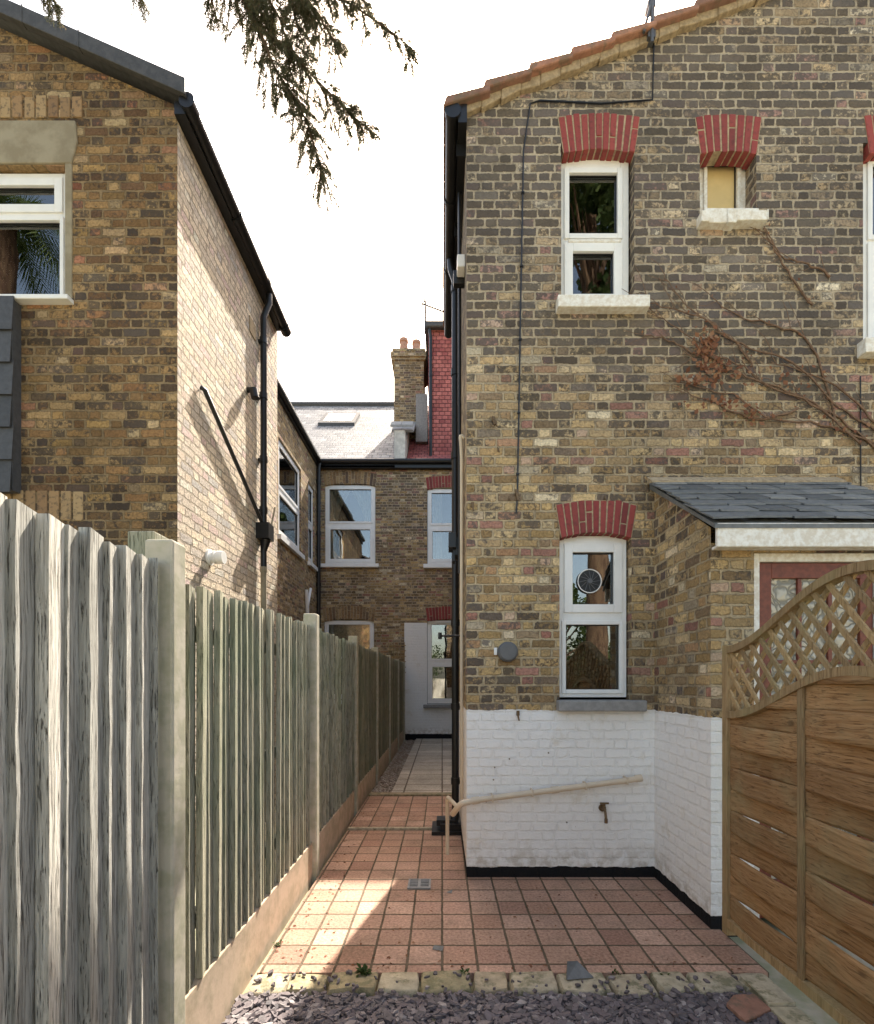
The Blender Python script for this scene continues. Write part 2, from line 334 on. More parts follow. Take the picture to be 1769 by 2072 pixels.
# ---------------------------------------------------------------- window builder
def window(par,o,pl,u0,u1,z0,z1,panes,rec=.09,name='window',room=True,fmat=None,gmat=None):
    fm=fmat or M_upvc; fr=MB(); gl=MB(); d0=rec; d1=rec+.06
    us=(min(p[0] for p in panes),max(p[1] for p in panes))
    bx(fr,o,pl,u0,us[0],d0,d1,z0,z1); bx(fr,o,pl,us[1],u1,d0,d1,z0,z1)
    rows=sorted(set((p[2],p[3]) for p in panes)); zc=z0
    for a,b in rows:
        bx(fr,o,pl,us[0],us[1],d0,d1,zc,a); zc=b
    bx(fr,o,pl,us[0],us[1],d0,d1,zc,z1)
    for a,b in rows:
        ps=sorted([p for p in panes if (p[2],p[3])==(a,b)])
        for k in range(len(ps)-1): bx(fr,o,pl,ps[k][1],ps[k+1][0],d0,d1,a,b)
        if ps[0][0]>us[0]+1e-4: bx(fr,o,pl,us[0],ps[0][0],d0,d1,a,b)
        if ps[-1][1]<us[1]-1e-4: bx(fr,o,pl,ps[-1][1],us[1],d0,d1,a,b)
    gk=MB()
    for (a,b,c,d,s) in panes:
        if s>0:
            e0=d0-.014; e1=d0+.045
            bx(fr,o,pl,a-.012,a+s,e0,e1,c-.012,d+.012); bx(fr,o,pl,b-s,b+.012,e0,e1,c-.012,d+.012)
            bx(fr,o,pl,a+s,b-s,e0,e1,c-.012,c+s); bx(fr,o,pl,a+s,b-s,e0,e1,d-s,d+.012)
            q=.005; f0=d0+.012;f1=d0+.03
            bx(gk,o,pl,a+s,a+s+q,f0,f1,c+s,d-s); bx(gk,o,pl,b-s-q,b-s,f0,f1,c+s,d-s); bx(gk,o,pl,a+s+q,b-s-q,f0,f1,c+s,c+s+q); bx(gk,o,pl,a+s+q,b-s-q,f0,f1,d-s-q,d-s)
        bx(gl,o,pl,a+s*.5,b-s*.5,d0+.030,d0+.036,c+s*.5,d-s*.5)
    fr.build(name+'_frame',fm,par,bevel=.004)
    if gk.v: gk.build(name+'_gasket',M_black,par)
    gl.build(name+'_glass',gmat or M_glass,par)
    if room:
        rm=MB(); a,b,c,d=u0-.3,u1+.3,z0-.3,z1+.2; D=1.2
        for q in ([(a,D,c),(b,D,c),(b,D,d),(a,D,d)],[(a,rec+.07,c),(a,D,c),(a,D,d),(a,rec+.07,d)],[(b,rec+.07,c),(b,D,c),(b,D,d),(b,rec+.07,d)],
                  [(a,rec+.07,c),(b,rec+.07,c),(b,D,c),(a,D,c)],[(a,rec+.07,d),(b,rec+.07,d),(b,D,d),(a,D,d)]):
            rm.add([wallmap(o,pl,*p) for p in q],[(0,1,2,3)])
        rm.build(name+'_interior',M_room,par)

def arch(par,o,pl,u0,u1,zs,hgt,n,rise=.035,splay=.045,mat=None,name='arch',dep=.12,proud=.004):
    mb=MB(); back=MB(); m=mat or M_redbrick
    def ip(t): return (u0+(u1-u0)*t, zs+rise*4*t*(1-t))
    def ep(t): return (u0-splay+(u1-u0+2*splay)*t, zs+hgt+rise*.9*4*t*(1-t))
    g=.10 if n<14 else .07
    for i in range(n):
        j0=U(-.03,.03); a=(i+g+j0)/n; b=(i+1-g+j0)/n
        cut=random.choice([0,0,1])
        segs=[(U(-.03,.01),U(.97,1.03))] if not cut else [(0,.62),(.66,U(.98,1.03))]
        if cut and i%2: segs=[(U(-.03,.01),.33),(.37,1)]
        for s0,s1 in segs:
            I0,I1,E0,E1=[Vector(q) for q in (ip(a),ip(b),ep(a),ep(b))]
            q=[I0.lerp(E0,s0),I1.lerp(E1,s0),I1.lerp(E1,s1),I0.lerp(E0,s1)]
            pr=proud+U(0,.008)
            vs=[wallmap(o,pl,p[0],-pr,p[1]) for p in q]+[wallmap(o,pl,p[0],dep,p[1]) for p in q]
            mb.add(vs,[(0,1,2,3),(4,7,6,5),(0,4,5,1),(1,5,6,2),(2,6,7,3),(3,7,4,0)])
    N=10
    for i in range(N):
        a=i/N;b=(i+1)/N
        q=[ip(a),ip(b),ep(b),ep(a)]; q=[(q[0][0],q[0][1]+.002),(q[1][0],q[1][1]+.002),q[2],q[3]]
        vs=[wallmap(o,pl,p[0],-.0025,p[1]) for p in q]+[wallmap(o,pl,p[0],dep-.004,p[1]) for p in q]
        back.add(vs,[(0,1,2,3),(0,4,5,1)])
    mb.build(name+'_voussoirs',m,par,bevel=.005); back.build(name+'_mortar',M_mortar,par)

# ================================================================= RIGHT HOUSE
H=empty('brick_house')
YF=4.05
def sl(x): return 6.27+.388*(x-.2)
w=MB()
ops=[(.975,1.575,4.70,6.02,.13),(2.113,2.575,5.42,6.12,.17),(.962,1.553,1.45,2.83,.13),(3.45,4.6,4.35,6.02,.13)]
wall(w,'F',YF,.2,8.,-.2,6.24,ops)
w.add([(.2,YF,6.24),(8.,YF,6.24),(8.,YF,sl(5.0)-1.1),(5.,YF,sl(5.)),(.2,YF,sl(.2))],[(0,1,2,3,4)])
wall(w,'W',.2,YF,6.4,-.2,6.25,[])
w.add([(.2,6.4,-.2),(8,6.4,-.2),(8,6.4,6.24),(5,6.4,8.1),(.2,6.4,6.24)],[(0,1,2,3,4)])
w.build('rear_wing_walls',M_brick,H)
w=MB(); w.box(1.3,8,6.405,13.69,-.2,7.6); w.build('inner_wing_walls',M_brickT,H)
rf=MB()
def roofslab(mb,x0,x1,y0,y1,off0,off1,r=None):
    mb.prism([(x0,sl(x0)+off0),(x1,sl(x1)+off0),(x1,sl(x1)+off1),(x0,sl(x0)+off1)],y0,y1,'y',r)
roofslab(rf,.02,5.,4.02,6.5,.045,.085); rf.prism([(5,sl(5)+.045),(8.2,sl(5)-1.2),(8.2,sl(5)-1.16),(5,sl(5)+.085)],4.02,6.5)
x=.0
while x<5:
    L=.335; a=x+U(-.015,.015); b=x+L+.05; k=U(-.012,.012)
    q=[(a,sl(a)+.035+k),(b,sl(b)+.01+k),(b,sl(b)+.055+k),(a+.02,sl(a)+.110+k)]
    for j in range(8):
        rf.prism([(p[0]+U(-.004,.004),p[1]+U(-.003,.003)) for p in q],3.955+j*.31,3.955+j*.31+.306,'y')
    x+=L
rf.build('clay_tile_roof',M_roofclay,H,bevel=.012)
mv=MB(); 
xs=[.16+i*.16 for i in range(31)]
for a,b in zip(xs[:-1],xs[1:]):
    k0=U(.0,.03);mv.prism([(a,sl(a)-.03-k0),(b,sl(b)-.03-U(0,.03)),(b,sl(b)+.05),(a,sl(a)+.05)],4.0+U(0,.012),4.06)
mv.build('verge_mortar',M_mortar,H,bevel=.008)
arch(H,'F',YF,.990,1.578,5.935,.295,11,name='upper_arch',rise=.028)
arch(H,'F',YF,2.115,2.575,5.925,.30,8,name='small_arch',rise=.025)
arch(H,'F',YF,.972,1.553,2.780,.27,11,name='lower_arch',rise=.045)
arch(H,'F',YF,3.50,4.6,5.93,.30,18,name='far_arch',rise=.05)
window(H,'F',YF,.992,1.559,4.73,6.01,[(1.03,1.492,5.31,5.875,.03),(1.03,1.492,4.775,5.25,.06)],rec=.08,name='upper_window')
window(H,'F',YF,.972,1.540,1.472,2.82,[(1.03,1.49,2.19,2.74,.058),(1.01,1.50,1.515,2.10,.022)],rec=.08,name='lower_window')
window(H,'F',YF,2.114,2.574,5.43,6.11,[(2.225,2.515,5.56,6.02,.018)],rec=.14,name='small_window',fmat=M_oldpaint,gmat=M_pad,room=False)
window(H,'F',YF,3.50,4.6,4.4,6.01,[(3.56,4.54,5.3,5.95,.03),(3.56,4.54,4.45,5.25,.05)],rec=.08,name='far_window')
s=MB()
def rough_sill(mb,x0,x1,z0,z1,jt=.02):
    x=x0
    while x<x1:
        L=min(U(.06,.16),x1-x); mb.box(x,x+L+.002,3.962+U(0,jt),4.16,z0+U(0,jt),z1-U(0,jt*.4)); x+=L
s.box(.93,1.67,3.965,4.16,4.615,4.712); s.box(3.40,4.7,3.965,4.16,4.25,4.37)
s.box(1.05,1.49,4.112,4.125,5.262,5.29)
s.build('painted_sill',M_oldpaint,H,bevel=.009)
s=MB()
rough_sill(s,2.085,2.62,5.29,5.40,.024); s.box(2.12,2.56,3.99,4.2,5.385,5.43); s.build('crumbling_sill',M_oldpaint,H,bevel=.012)
s=MB(); s.box(.935,1.648,3.96,4.16,1.362,1.452); s.build('grey_sill',M_sillgrey,H,bevel=.012)
fan=MB(); c=(1.235,2.445)
def circ(r_,y_,n_=28): return [(c[0]+r_*math.cos(a),y_,c[1]+r_*math.sin(a)) for a in [i*2*math.pi/n_ for i in range(n_+1)]]
fan.tube(circ(.098,YF+.088),.005,6); fan.build('extractor_fan_ring',M_upvc,H,smooth=True)
fb=MB(); fb.tube([(c[0],YF+.090,c[1]),(c[0],YF+.102,c[1])],.095,28); fb.build('extractor_fan_body',M_black,H)
fb=MB()
for i in range(12):
    a=i*math.pi/6+.1; fb.tube([(c[0]+.02*math.cos(a),YF+.086,c[1]+.02*math.sin(a)),(c[0]+.085*math.cos(a+.5),YF+.086,c[1]+.085*math.sin(a+.5))],.003,4)
fb.tube([(c[0],YF+.078,c[1]),(c[0],YF+.09,c[1])],.022,12); fb.build('extractor_fan_vanes',M_grey,H)
bt=MB()
for i in range(7):
    for j in range(13):
        xx=1.08+j*.030; zz=1.90-i*.042-.006*j*.5+.05*abs(math.sin(j*.5))
        if R()<.1: continue
        bt.tube([(xx,YF+.17,zz-.016),(xx,YF+.17,zz),(xx,YF+.17,zz+.016)],[.004,.011,.004],6)
bt.build('bead_curtain',M_pebble,H,smooth=True)
v=MB(); v.tube([(.532,4.05,1.845),(.532,3.99,1.845)],.082,24); v.tube([(.532,3.995,1.845),(.532,3.975,1.845)],.072,24); v.build('round_wall_light',M_grey,H,bevel=.006)
v=MB(); v.box(.423,.448,4.02,4.046,1.82,1.88); v.build('junction_plate',M_upvc,H,bevel=.003)
tp=MB(); tp.tube([(1.31,4.05,.57),(1.31,3.98,.57)],.014,8); tp.tube([(1.31,3.985,.575),(1.31,3.965,.55),(1.312,3.955,.50)],.011,8)
tp.tube([(1.31,3.99,.57),(1.31,3.99,.615)],.010,8); tp.tube([(1.275,3.99,.62),(1.345,3.99,.62)],.008,8); tp.tube([(1.31,4.05,.57),(1.31,4.035,.57)],.03,10)
tp.tube([(1.312,3.955,.505),(1.312,3.955,.47)],.014,8); tp.build('garden_tap',M_brass,H,smooth=True)
g=MB()
g.tube([(.085,3.98,6.21),(.085,6.52,6.19)],.058,12); g.box(.13,.2,3.99,6.5,6.12,6.27); g.tube([(.085,3.972,6.205),(.085,4.01,6.205)],.066,12)
for y in (4.7,5.5): g.tube([(.085,y,6.2),(.085,y+.03,6.2)],.066,12)
for y in (4.15,4.9,5.7,6.3): g.box(.12,.2,y,y+.02,6.02,6.16)
g.build('black_gutter',M_black,H,smooth=True)
g=MB(); px=.142
g.tube(smoothpath([(.09,5.33,6.16),(.10,5.33,6.05),(px,5.33,5.92),(px,5.33,5.8)],4)+[(px,5.33,.16)],.040,12)
for z in (5.8,4.9,4.0,3.1,2.2,1.3,.5): g.tube([(px,5.33,z),(px,5.33,z+.07)],.049,12); g.box(px,.2,5.30,5.36,z+.01,z+.045)
g.tube([(.16,4.55,6.1),(.16,4.55,3.75),(.16,4.55,2.6)],.016,8)
g.box(-.02,.2,5.19,5.5,.0,.10); g.box(-.06,.14,5.25,5.43,.07,.13); g.box(-.11,.21,5.15,5.56,-.01,.035)
g.tube(smoothpath([(px,5.33,.17),(.12,5.30,.10),(.06,5.27,.05)],4),.045,10)
g.build('black_downpipe',M_black,H,smooth=True)
g=MB(); g.box(.10,.2,4.6,4.78,2.78,2.95); g.box(.06,.13,4.55,4.74,2.84,2.98); g.box(.09,.12,4.58,4.7,2.72,2.80)
g.tube([(.2,4.5,2.02),(-.02,4.5,2.02)],.010,8); g.tube([(-.02,4.5,1.99),(-.02,4.5,2.05)],.018,8); g.box(.1,.2,4.4,4.46,5.15,5.27)
g.build('wall_floodlight',M_black,H,bevel=.004)
g=MB(); g.box(.13,.2,4.28,4.40,5.20,5.31); g.build('sensor_box',M_upvc,H,bevel=.008)
g=MB()
g.tube([(1.60,3.99,.825),(1.52,3.985,.81),(.26,3.985,.645),(.20,3.975,.63)],.0235,16)
g.tube([(1.56,3.99,.818),(1.61,3.99,.826)],.029,16); g.tube([(.24,3.982,.64),(.30,3.984,.65)],.029,16); g.tube([(.88,3.985,.727),(.94,3.985,.735)],.028,16)
g.tube(smoothpath([(.22,3.978,.635),(.16,3.975,.622),(.12,4.02,.57),(.09,4.12,.50)],5),.025,14)
g.tube([(.12,4.03,.585),(.05,4.28,.60),(.045,4.3,.58),(.045,4.3,.10)],.017,10)
g.tube(smoothpath([(.2,4.42,3.78),(.165,4.42,3.80),(.17,4.42,3.72),(.175,4.42,3.6)],4)+[(.175,4.42,1.9),(.175,4.42,.55)],.016,10)
g.build('waste_pipe',M_cream,H,smooth=True)
g=MB()
for x in (1.48,1.15,.72,.40): g.box(x,x+.012,3.958,4.05,.645+(x-.26)*.131-.028,.645+(x-.26)*.131+.028)
g.build('pipe_clip',M_cream,H)
g=MB()
g.tube([(1.735,4.04,7.5),(1.735,4.04,6.95),(1.72,4.04,6.36),(1.30,4.04,6.33),(.80,4.04,6.355),(.72,4.04,6.33),(.665,4.04,5.95),(.64,4.04,4.6),(.615,4.04,3.1),(.605,4.04,2.98)],.0065,5)
g.tube([(3.42,4.04,4.1),(3.425,4.04,2.7)],.005,5)
for z,x in ((5.6,.659),(5.0,.648),(4.4,.637),(3.8,.627),(3.3,.618)): g.box(x-.012,x+.012,4.03,4.05,z-.006,z+.006)
g.build('cable',M_black,H)
g=MB(); g.tube([(1.69,3.98,6.75),(1.69,3.98,8.4)],.013,8); g.box(1.66,1.72,3.98,4.05,6.8,6.86); g.box(1.66,1.72,3.98,4.05,7.05,7.1)
g.tube([(1.62,3.97,6.82),(1.69,3.98,7.1)],.012,6); g.box(1.3,2.1,3.97,3.99,8.2,8.22)
for i in range(8): g.tube([(1.35+i*.1,3.8,8.22),(1.35+i*.1,4.16,8.22)],.004,5)
g.build('aerial_mast',M_grey,H)
g=MB()
for (x,z,s_) in ((.42,3.75,.02),(.44,3.72,.015),(.62,1.345,.02),(.61,3.15,.025),(.55,3.10,.01),(.25,3.05,.02),(.50,1.55,.01),(.46,3.5,.012),(1.33,3.1,.01)):
    g.tube([(x,4.05,z),(x-.01,4.02,z+.01),(x+.005,4.01,z-s_*3)],s_*.35,6); g.box(x-s_*.6,x+s_*.6,4.035,4.05,z-s_,z+s_)
for (x,z) in ((.43,.90),(.87,1.02),(.55,.97),(.36,.62),(1.02,.45),(.42,.80)): g.tube([(x,4.05,z),(x,4.04,z)],.006,6)
g.build('rusty_bracket',M_brass,H)

# porch
XP=1.74; YP=3.2
w=MB()
w.add([(XP,YF,-.2),(XP,YP,-.2),(XP,YP,2.44),(XP,YP+.001,2.60),(XP,YF,3.18)],[(0,1,2,3,4)])
wall(w,'F',YP,XP,3.3,-.2,2.50,[(2.02,2.88,-.2,2.44,.1)],dep=.1)
w.add([(3.3,YF,-.2),(3.3,YP,-.2),(3.3,YP,2.5),(3.3,YF,3.18)],[(0,1,2,3)])
w.build('porch_walls',M_brick,H)
s=MB(); nrow=7
y0,z0_,y1,z1_=3.08,2.60,4.05,3.235
for j in range(nrow):
    t0=j/nrow; t1=min((j+1.55)/nrow,1.); xx=1.685-(.13 if j%2 else 0)
    while xx<3.24:
        wdt=.255; a=max(xx+.004,1.68+U(-.01,.01)); b=min(xx+wdt-.004,3.24)
        if b>a+.02:
            k=U(-.004,.004); lift=.022; st=U(-.014,.010)
            ya_=y0+(y1-y0)*t0+st; za=z0_+(z1_-z0_)*t0+st*.65; yb_=y0+(y1-y0)*t1; zb_=z0_+(z1_-z0_)*t1
            vs=[(a,ya_,za+lift+k),(b,ya_,za+lift-k),(b,yb_,zb_+.001),(a,yb_,zb_+.001),(a,ya_,za+lift+.012+k),(b,ya_,za+lift+.012-k),(b,yb_,zb_+.010),(a,yb_,zb_+.010)]
            s.add(vs,[(0,3,2,1),(4,5,6,7),(0,1,5,4),(1,2,6,5),(2,3,7,6),(3,0,4,7)])
        xx+=wdt
s.prism([(3.08,2.585),(4.05,3.22),(4.05,3.18),(3.08,2.56)],1.70,3.22,'x')
s.build('porch_slate_roof',M_pslate,H)
s=MB(); s.box(1.72,3.24,3.085,3.115,2.445,2.595); s.box(1.742,3.2,3.115,3.198,2.45,2.47); s.build('white_fascia',M_oldpaint,H,bevel=.006)
s=MB(); s.prism([(4.05,3.28),(4.05,3.22),(3.96,3.20),(3.96,3.215)],1.68,3.24,'x'); s.build('mortar_flashing',M_mortar,H)
s=MB(); s.box(2.02,2.07,3.22,3.32,0,2.44); s.box(2.83,2.88,3.22,3.32,0,2.44); s.box(2.07,2.83,3.22,3.32,2.385,2.44); s.build('door_frame',M_oldpaint,H,bevel=.005)
s=MB(); X0,X1=2.075,2.825
s.box(X0,X0+.085,3.24,3.29,.05,2.38); s.box(X1-.085,X1,3.24,3.29,.05,2.38)
for z_ in ((.05,.3),(1.05,1.13),(2.28,2.38)): s.box(X0+.085,X1-.085,3.24,3.29,*z_)
for xm in (2.335,2.535): s.box(xm,xm+.028,3.245,3.285,.3,1.05); s.box(xm,xm+.028,3.245,3.285,1.13,2.28)
s.box(X0+.085,X1-.085,3.247,3.283,1.72,1.745)
s.build('door_leaf',M_door,H,bevel=.004)
s=MB(); s.box(X0+.05,X1-.05,3.262,3.268,.1,2.35); s.build('door_glass',M_frost,H)

# ================================================================= LEFT NEIGHBOUR
L=empty('brick_house.001'); XL=-2.17
def sll(x): return 6.38+.44*(XL-x)
w=MB()
opsL=[(-4.6,-3.09,4.72,5.83,.11)]
wall(w,'F',YF,-8.,XL,-.2,6.2,opsL)
w.add([(-8,YF,6.2),(XL,YF,6.2),(XL,YF,sll(XL)-.06),(-6.,YF,sll(-6.)-.06),(-8,YF,sll(-6.)-.9)],[(0,1,2,3,4)])
w.add([(XL,6.5,-.2),(-8,6.5,-.2),(-8,6.5,6.2),(-6,6.5,7.9),(XL,6.5,6.2)],[(0,1,2,3,4)])
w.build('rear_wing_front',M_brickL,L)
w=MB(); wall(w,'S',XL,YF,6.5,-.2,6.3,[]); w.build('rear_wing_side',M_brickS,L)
rf=MB()
rf.prism([(XL+.10,sll(XL+.10)),(-6,sll(-6)),(-6,sll(-6)+.07),(XL+.10,sll(XL+.10)+.07)],3.97,6.55)
rf.prism([(XL+.12,sll(XL+.12)-.045),(-6,sll(-6)-.045),(-6,sll(-6)+.085),(XL+.12,sll(XL+.12)+.085)],3.93,3.975)
rf.prism([(-6,sll(-6)),(-8.3,6.9),(-8.3,6.97),(-6,sll(-6)+.07)],3.95,6.55)
for xx in (-3.35,-2.9):
    rf.prism([(xx,sll(xx)-.05),(xx+.01,sll(xx+.01)-.05),(xx+.01,sll(xx+.01)+.095),(xx,sll(xx)+.095)],3.925,3.98)
rf.build('roof',M_lead,L,bevel=.008)
g=MB(); gx=XL+.12
g.tube([(gx,3.97,6.27),(gx,6.45,6.22)],.055,12); g.tube([(gx,3.96,6.27),(gx,4.06,6.27)],.064,12)
g.tube([(gx,6.38,6.20),(gx,6.50,6.20)],.066,12); g.box(XL,gx-.03,4.0,6.48,6.2,6.30)
for y in (4.9,5.7): g.tube([(gx,y,6.24),(gx,y+.05,6.24)],.063,12)
px=XL+.055; yp=5.85
g.tube([(gx,yp,6.2),(gx,yp,6.08),(px,yp,5.92),(px,yp,3.42)],.037,12)
g.tube([(px,yp,3.35),(px,yp,2.9)],.036,12)
for z in (5.6,4.95,4.2,3.6): g.tube([(px,yp,z),(px,yp,z+.07)],.046,12); g.box(XL,px,yp-.03,yp+.03,z+.01,z+.04)
g.box(XL,XL+.15,yp-.10,yp+.08,3.28,3.46); g.tube([(XL+.08,yp,3.28),(px,yp,3.15)],[.06,.036],10)
g.tube([(XL+.01,4.42,4.235),(XL+.04,4.43,4.22),(XL+.045,yp-.02,3.48),(XL+.05,yp,3.40)],.022,10)
g.tube([(XL,5.5,4.85),(XL+.10,5.5,4.85)],.03,8); g.tube([(XL+.07,5.5,4.86),(XL+.09,5.5,4.76)],.045,10)
g.build('black_rainwater_pipes',M_black,L,smooth=True)
g=MB(); g.tube([(px,yp,2.92),(px,yp,-.1)],.034,12)
g.tube([(px+.05,yp+.25,3.75),(px+.05,yp+.1,3.45)],.012,8)
for z in (2.9,2.2): g.tube([(px,yp,z),(px,yp,z+.06)],.042,12)
g.build('grey_soil_pipe',M_lintel,L,smooth=True)
g=MB(); g.tube([(XL,4.60,2.76),(XL+.02,4.60,2.76)],.075,16); g.tube([(XL,4.60,2.76),(XL+.11,4.60,2.76)],.05,16); g.tube([(XL+.08,4.60,2.76),(XL+.14,4.60,2.76)],.06,16); g.tube([(XL+.05,4.60,2.76),(XL+.065,4.60,2.76)],.062,16)
g.build('boiler_flue',M_upvc,L,smooth=True)
g=MB(); g.box(XL,XL+.01,5.55,5.73,5.55,5.72); 
g.build('air_brick',M_mortar,L)
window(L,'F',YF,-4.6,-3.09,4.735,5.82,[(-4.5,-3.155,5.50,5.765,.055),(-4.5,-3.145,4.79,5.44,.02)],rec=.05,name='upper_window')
s=MB(); s.box(-4.7,-3.02,3.98,4.12,4.69,4.728); s.build('white_sill',M_upvc,L,bevel=.006)
s=MB(); s.prism([(-4.7,5.84),(-3.03,5.84),(-2.985,6.02),(-3.0,6.19),(-4.7,6.19)],4.035,4.10); s.box(-3.088,-3.03,4.04,4.1,4.74,5.85); s.build('cement_lintel',M_lintel,L,bevel=.008)
s=MB()
for i in range(16):
    x=-4.5+i*.098
    s.box(x,x+.082,4.040+U(0,.006),4.1,6.215+U(0,.008),6.395+U(-.008,.008))
for i in range(13):
    x=-4.2+i*.098; a=.0016*(x+3.55)**2*20
    s.box(x,x+.082,4.040+U(0,.006),4.1,2.93-a,3.17-a)
s.build('soldier_course',M_brownbrick,L,bevel=.006)
s=MB()
for j in range(6):
    for i in range(6):
        x=-4.95+i*.3-(.15 if j%2 else 0); x1=min(x+.295,-3.44)
        if x1<x+.05: continue
        z=3.12+j*.26; s.add([(x,3.945,z),(x1,3.945,z),(x1,3.965,z+.28),(x,3.965,z+.28),(x,3.955,z),(x1,3.955,z),(x1,3.975,z+.28),(x,3.975,z+.28)],[(0,1,2,3),(4,7,6,5),(0,4,5,1),(1,5,6,2),(3,2,6,7),(0,3,7,4)])
s.box(-5.2,-3.45,3.97,4.05,3.14,4.68)
s.build('hung_slates',M_dkslate,L)
XI=-3.43
w=MB()
opw=[(10.35,12.0,4.68,6.75,.1),(12.65,13.25,4.68,6.75,.1),(10.35,12.0,1.3,3.0,.1)]
wall(w,'S',XI,6.5,13.7,-.2,7.62,opw)
w.add([(XI,6.51,-.2),(-8,6.51,-.2),(-8,6.51,7.62),(XI,6.51,7.62)],[(0,1,2,3)])
w.build('inner_wing_walls',M_brickT,L)
rf=MB(); rf.prism([(XI+.12,7.62),(-6.5,9.7),(-6.5,9.8),(XI+.12,7.72)],6.4,15.); rf.build('inner_wing_roof',M_slate,L)
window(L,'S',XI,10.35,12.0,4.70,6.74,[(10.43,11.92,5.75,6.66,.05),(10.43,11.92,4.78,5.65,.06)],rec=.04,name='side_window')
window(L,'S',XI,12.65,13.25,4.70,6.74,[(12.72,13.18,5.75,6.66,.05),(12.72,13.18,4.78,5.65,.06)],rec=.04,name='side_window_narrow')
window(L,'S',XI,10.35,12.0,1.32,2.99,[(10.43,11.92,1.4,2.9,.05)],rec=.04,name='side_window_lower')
s=MB(); s.box(XI-.02,XI+.08,10.28,12.07,4.58,4.68); s.box(XI-.02,XI+.08,12.58,13.32,4.58,4.68); s.build('side_sills',M_upvc,L)
g=MB(); g.tube([(XI+.10,6.5,7.62),(XI+.10,13.6,7.6)],.06,10); g.box(XI,XI+.06,6.5,13.69,7.5,7.64)
g.tube([(XI+.10,13.45,7.6),(XI+.07,13.45,7.4),(XI+.07,13.45,0)],.05,10)
for z in (7.0,5.6,4.2,2.8): g.tube([(XI+.07,13.45,z),(XI+.07,13.45,z+.1)],.065,10)
g.build('inner_wing_gutter',M_black,L)
g=MB(); g.tube([(XI+.05,12.3,3.9),(XI+.05,12.4,3.3),(XI+.05,12.4,0)],.045,8); g.tube([(XI+.05,12.7,4.0),(XI+.05,12.4,3.5)],.035,8); g.build('white_waste_pipe',M_upvc,L)

# ================================================================= TERRACE
T=empty('brick_house.002'); YT=13.7; ZE=7.62
w=MB()
UWt=[(-3.26,-1.85,4.86,7.09,.1),(-.42,.9,4.86,6.98,.1),(-3.28,-1.89,1.1,3.33,.1),(-.42,.9,.98,3.33,.1)]
wall(w,'F',YT,XI,-1.05,-.2,ZE,[UWt[0],UWt[2]]); wall(w,'F',YT,-1.05,1.3,3.24,ZE,[UWt[1]]+[(-.42,.9,3.24,3.33,.1)])
w.build('rear_wall',M_brickT,T)
w=MB(); wall(w,'F',YT-.012,-1.05,1.3,-.2,3.24,[(-.42,.9,.98,3.24,.11)])
w.add([(-1.05,YT-.012,-.2),(-1.05,YT,-.2),(-1.05,YT,3.24),(-1.05,YT-.012,3.24)],[(0,1,2,3)])
w.build('painted_rear_wall',M_brickTW,T)
for (u0,u1,z0,z1),nm in (((-3.26,-1.85,4.86,7.08),'bedroom_window'),((-.42,.9,4.86,6.98),'landing_window'),((-3.28,-1.89,1.1,3.32),'kitchen_window'),((-.42,.9,.98,3.32),'dining_window')):
    zm=(z0+z1)/2
    window(T,'F',YT,u0+.01,u1-.01,z0+.02,z1-.01,[(u0+.08,u1-.08,zm+.05,z1-.08,.045),(u0+.08,u1-.08,z0+.09,zm-.06,.07)],rec=.045,name=nm)
s=MB(); s.box(-3.36,-1.75,13.58,13.75,4.76,4.86); s.box(-.52,1.0,13.58,13.75,4.74,4.85); s.box(-3.36,-1.75,13.58,13.75,1.0,1.1); s.build('window_sills',M_upvc,T,bevel=.01)
s=MB(); s.box(-.52,1.0,13.56,13.75,.88,.975); s.build('grey_window_sill',M_sillgrey,T,bevel=.01)
arch(T,'F',YT,-3.26,-1.85,7.03,.33,17,mat=M_brownbrick,name='bedroom_arch',rise=.09)
arch(T,'F',YT,-3.28,-1.89,3.27,.36,17,mat=M_brownbrick,name='kitchen_arch',rise=.09)
arch(T,'F',YT,-.42,.9,6.94,.33,16,name='landing_arch',rise=.06)
arch(T,'F',YT-.01,-.42,.9,3.28,.36,16,name='dining_arch',rise=.06)
c=MB()
def curtain(mb,x0,x1,z0,z1,y,sweep=0):
    N=24; vs=[];fs=[]
    for j in range(9):
        tz=j/8
        for i in range(N+1):
            t=i/N; wdt=(x1-x0)*(1-abs(sweep)*math.sin(min(1,(1-tz)*1.1)*math.pi*.5)*.8)
            xx=(x0+t*wdt) if sweep>=0 else (x1-wdt+t*wdt)
            vs.append((xx,y+.03*math.sin(t*34),z0+(z1-z0)*tz))
    for j in range(8):
        for i in range(N):
            a=j*(N+1)+i; fs.append((a,a+1,a+N+2,a+N+1))
    mb.add(vs,fs)
curtain(c,-3.2,-2.5,5.95,7.05,YT+.14,.75); curtain(c,-2.6,-1.9,5.9,7.05,YT+.14,-.75); curtain(c,-3.2,-2.95,4.9,5.95,YT+.14,.1)
curtain(c,-3.2,-1.9,1.9,3.3,YT+.14); curtain(c,-.38,.0,4.9,6.9,YT+.14)
c.build('curtains',M_curtain,T,smooth=True)
pt=.839
def rz(y): return ZE+.05+pt*(y-YT)
rf=MB(); rf.add([(-9,13.55,rz(13.55)),(-1.3,13.55,rz(13.55)),(-1.3,19.4,rz(19.4)),(-9,19.4,rz(19.4)),(-9,13.55,rz(13.55)-.06),(-1.3,13.55,rz(13.55)-.06),(-1.3,19.4,rz(19.4)-.06),(-9,19.4,rz(19.4)-.06)],[(0,1,2,3),(4,7,6,5),(0,4,5,1)])
rf.add([(-9,19.4,rz(19.4)),(9,19.4,rz(19.4)),(9,25.2,ZE),(-9,25.2,ZE)],[(0,1,2,3)])
rf.build('slate_main_roof',M_slate,T)
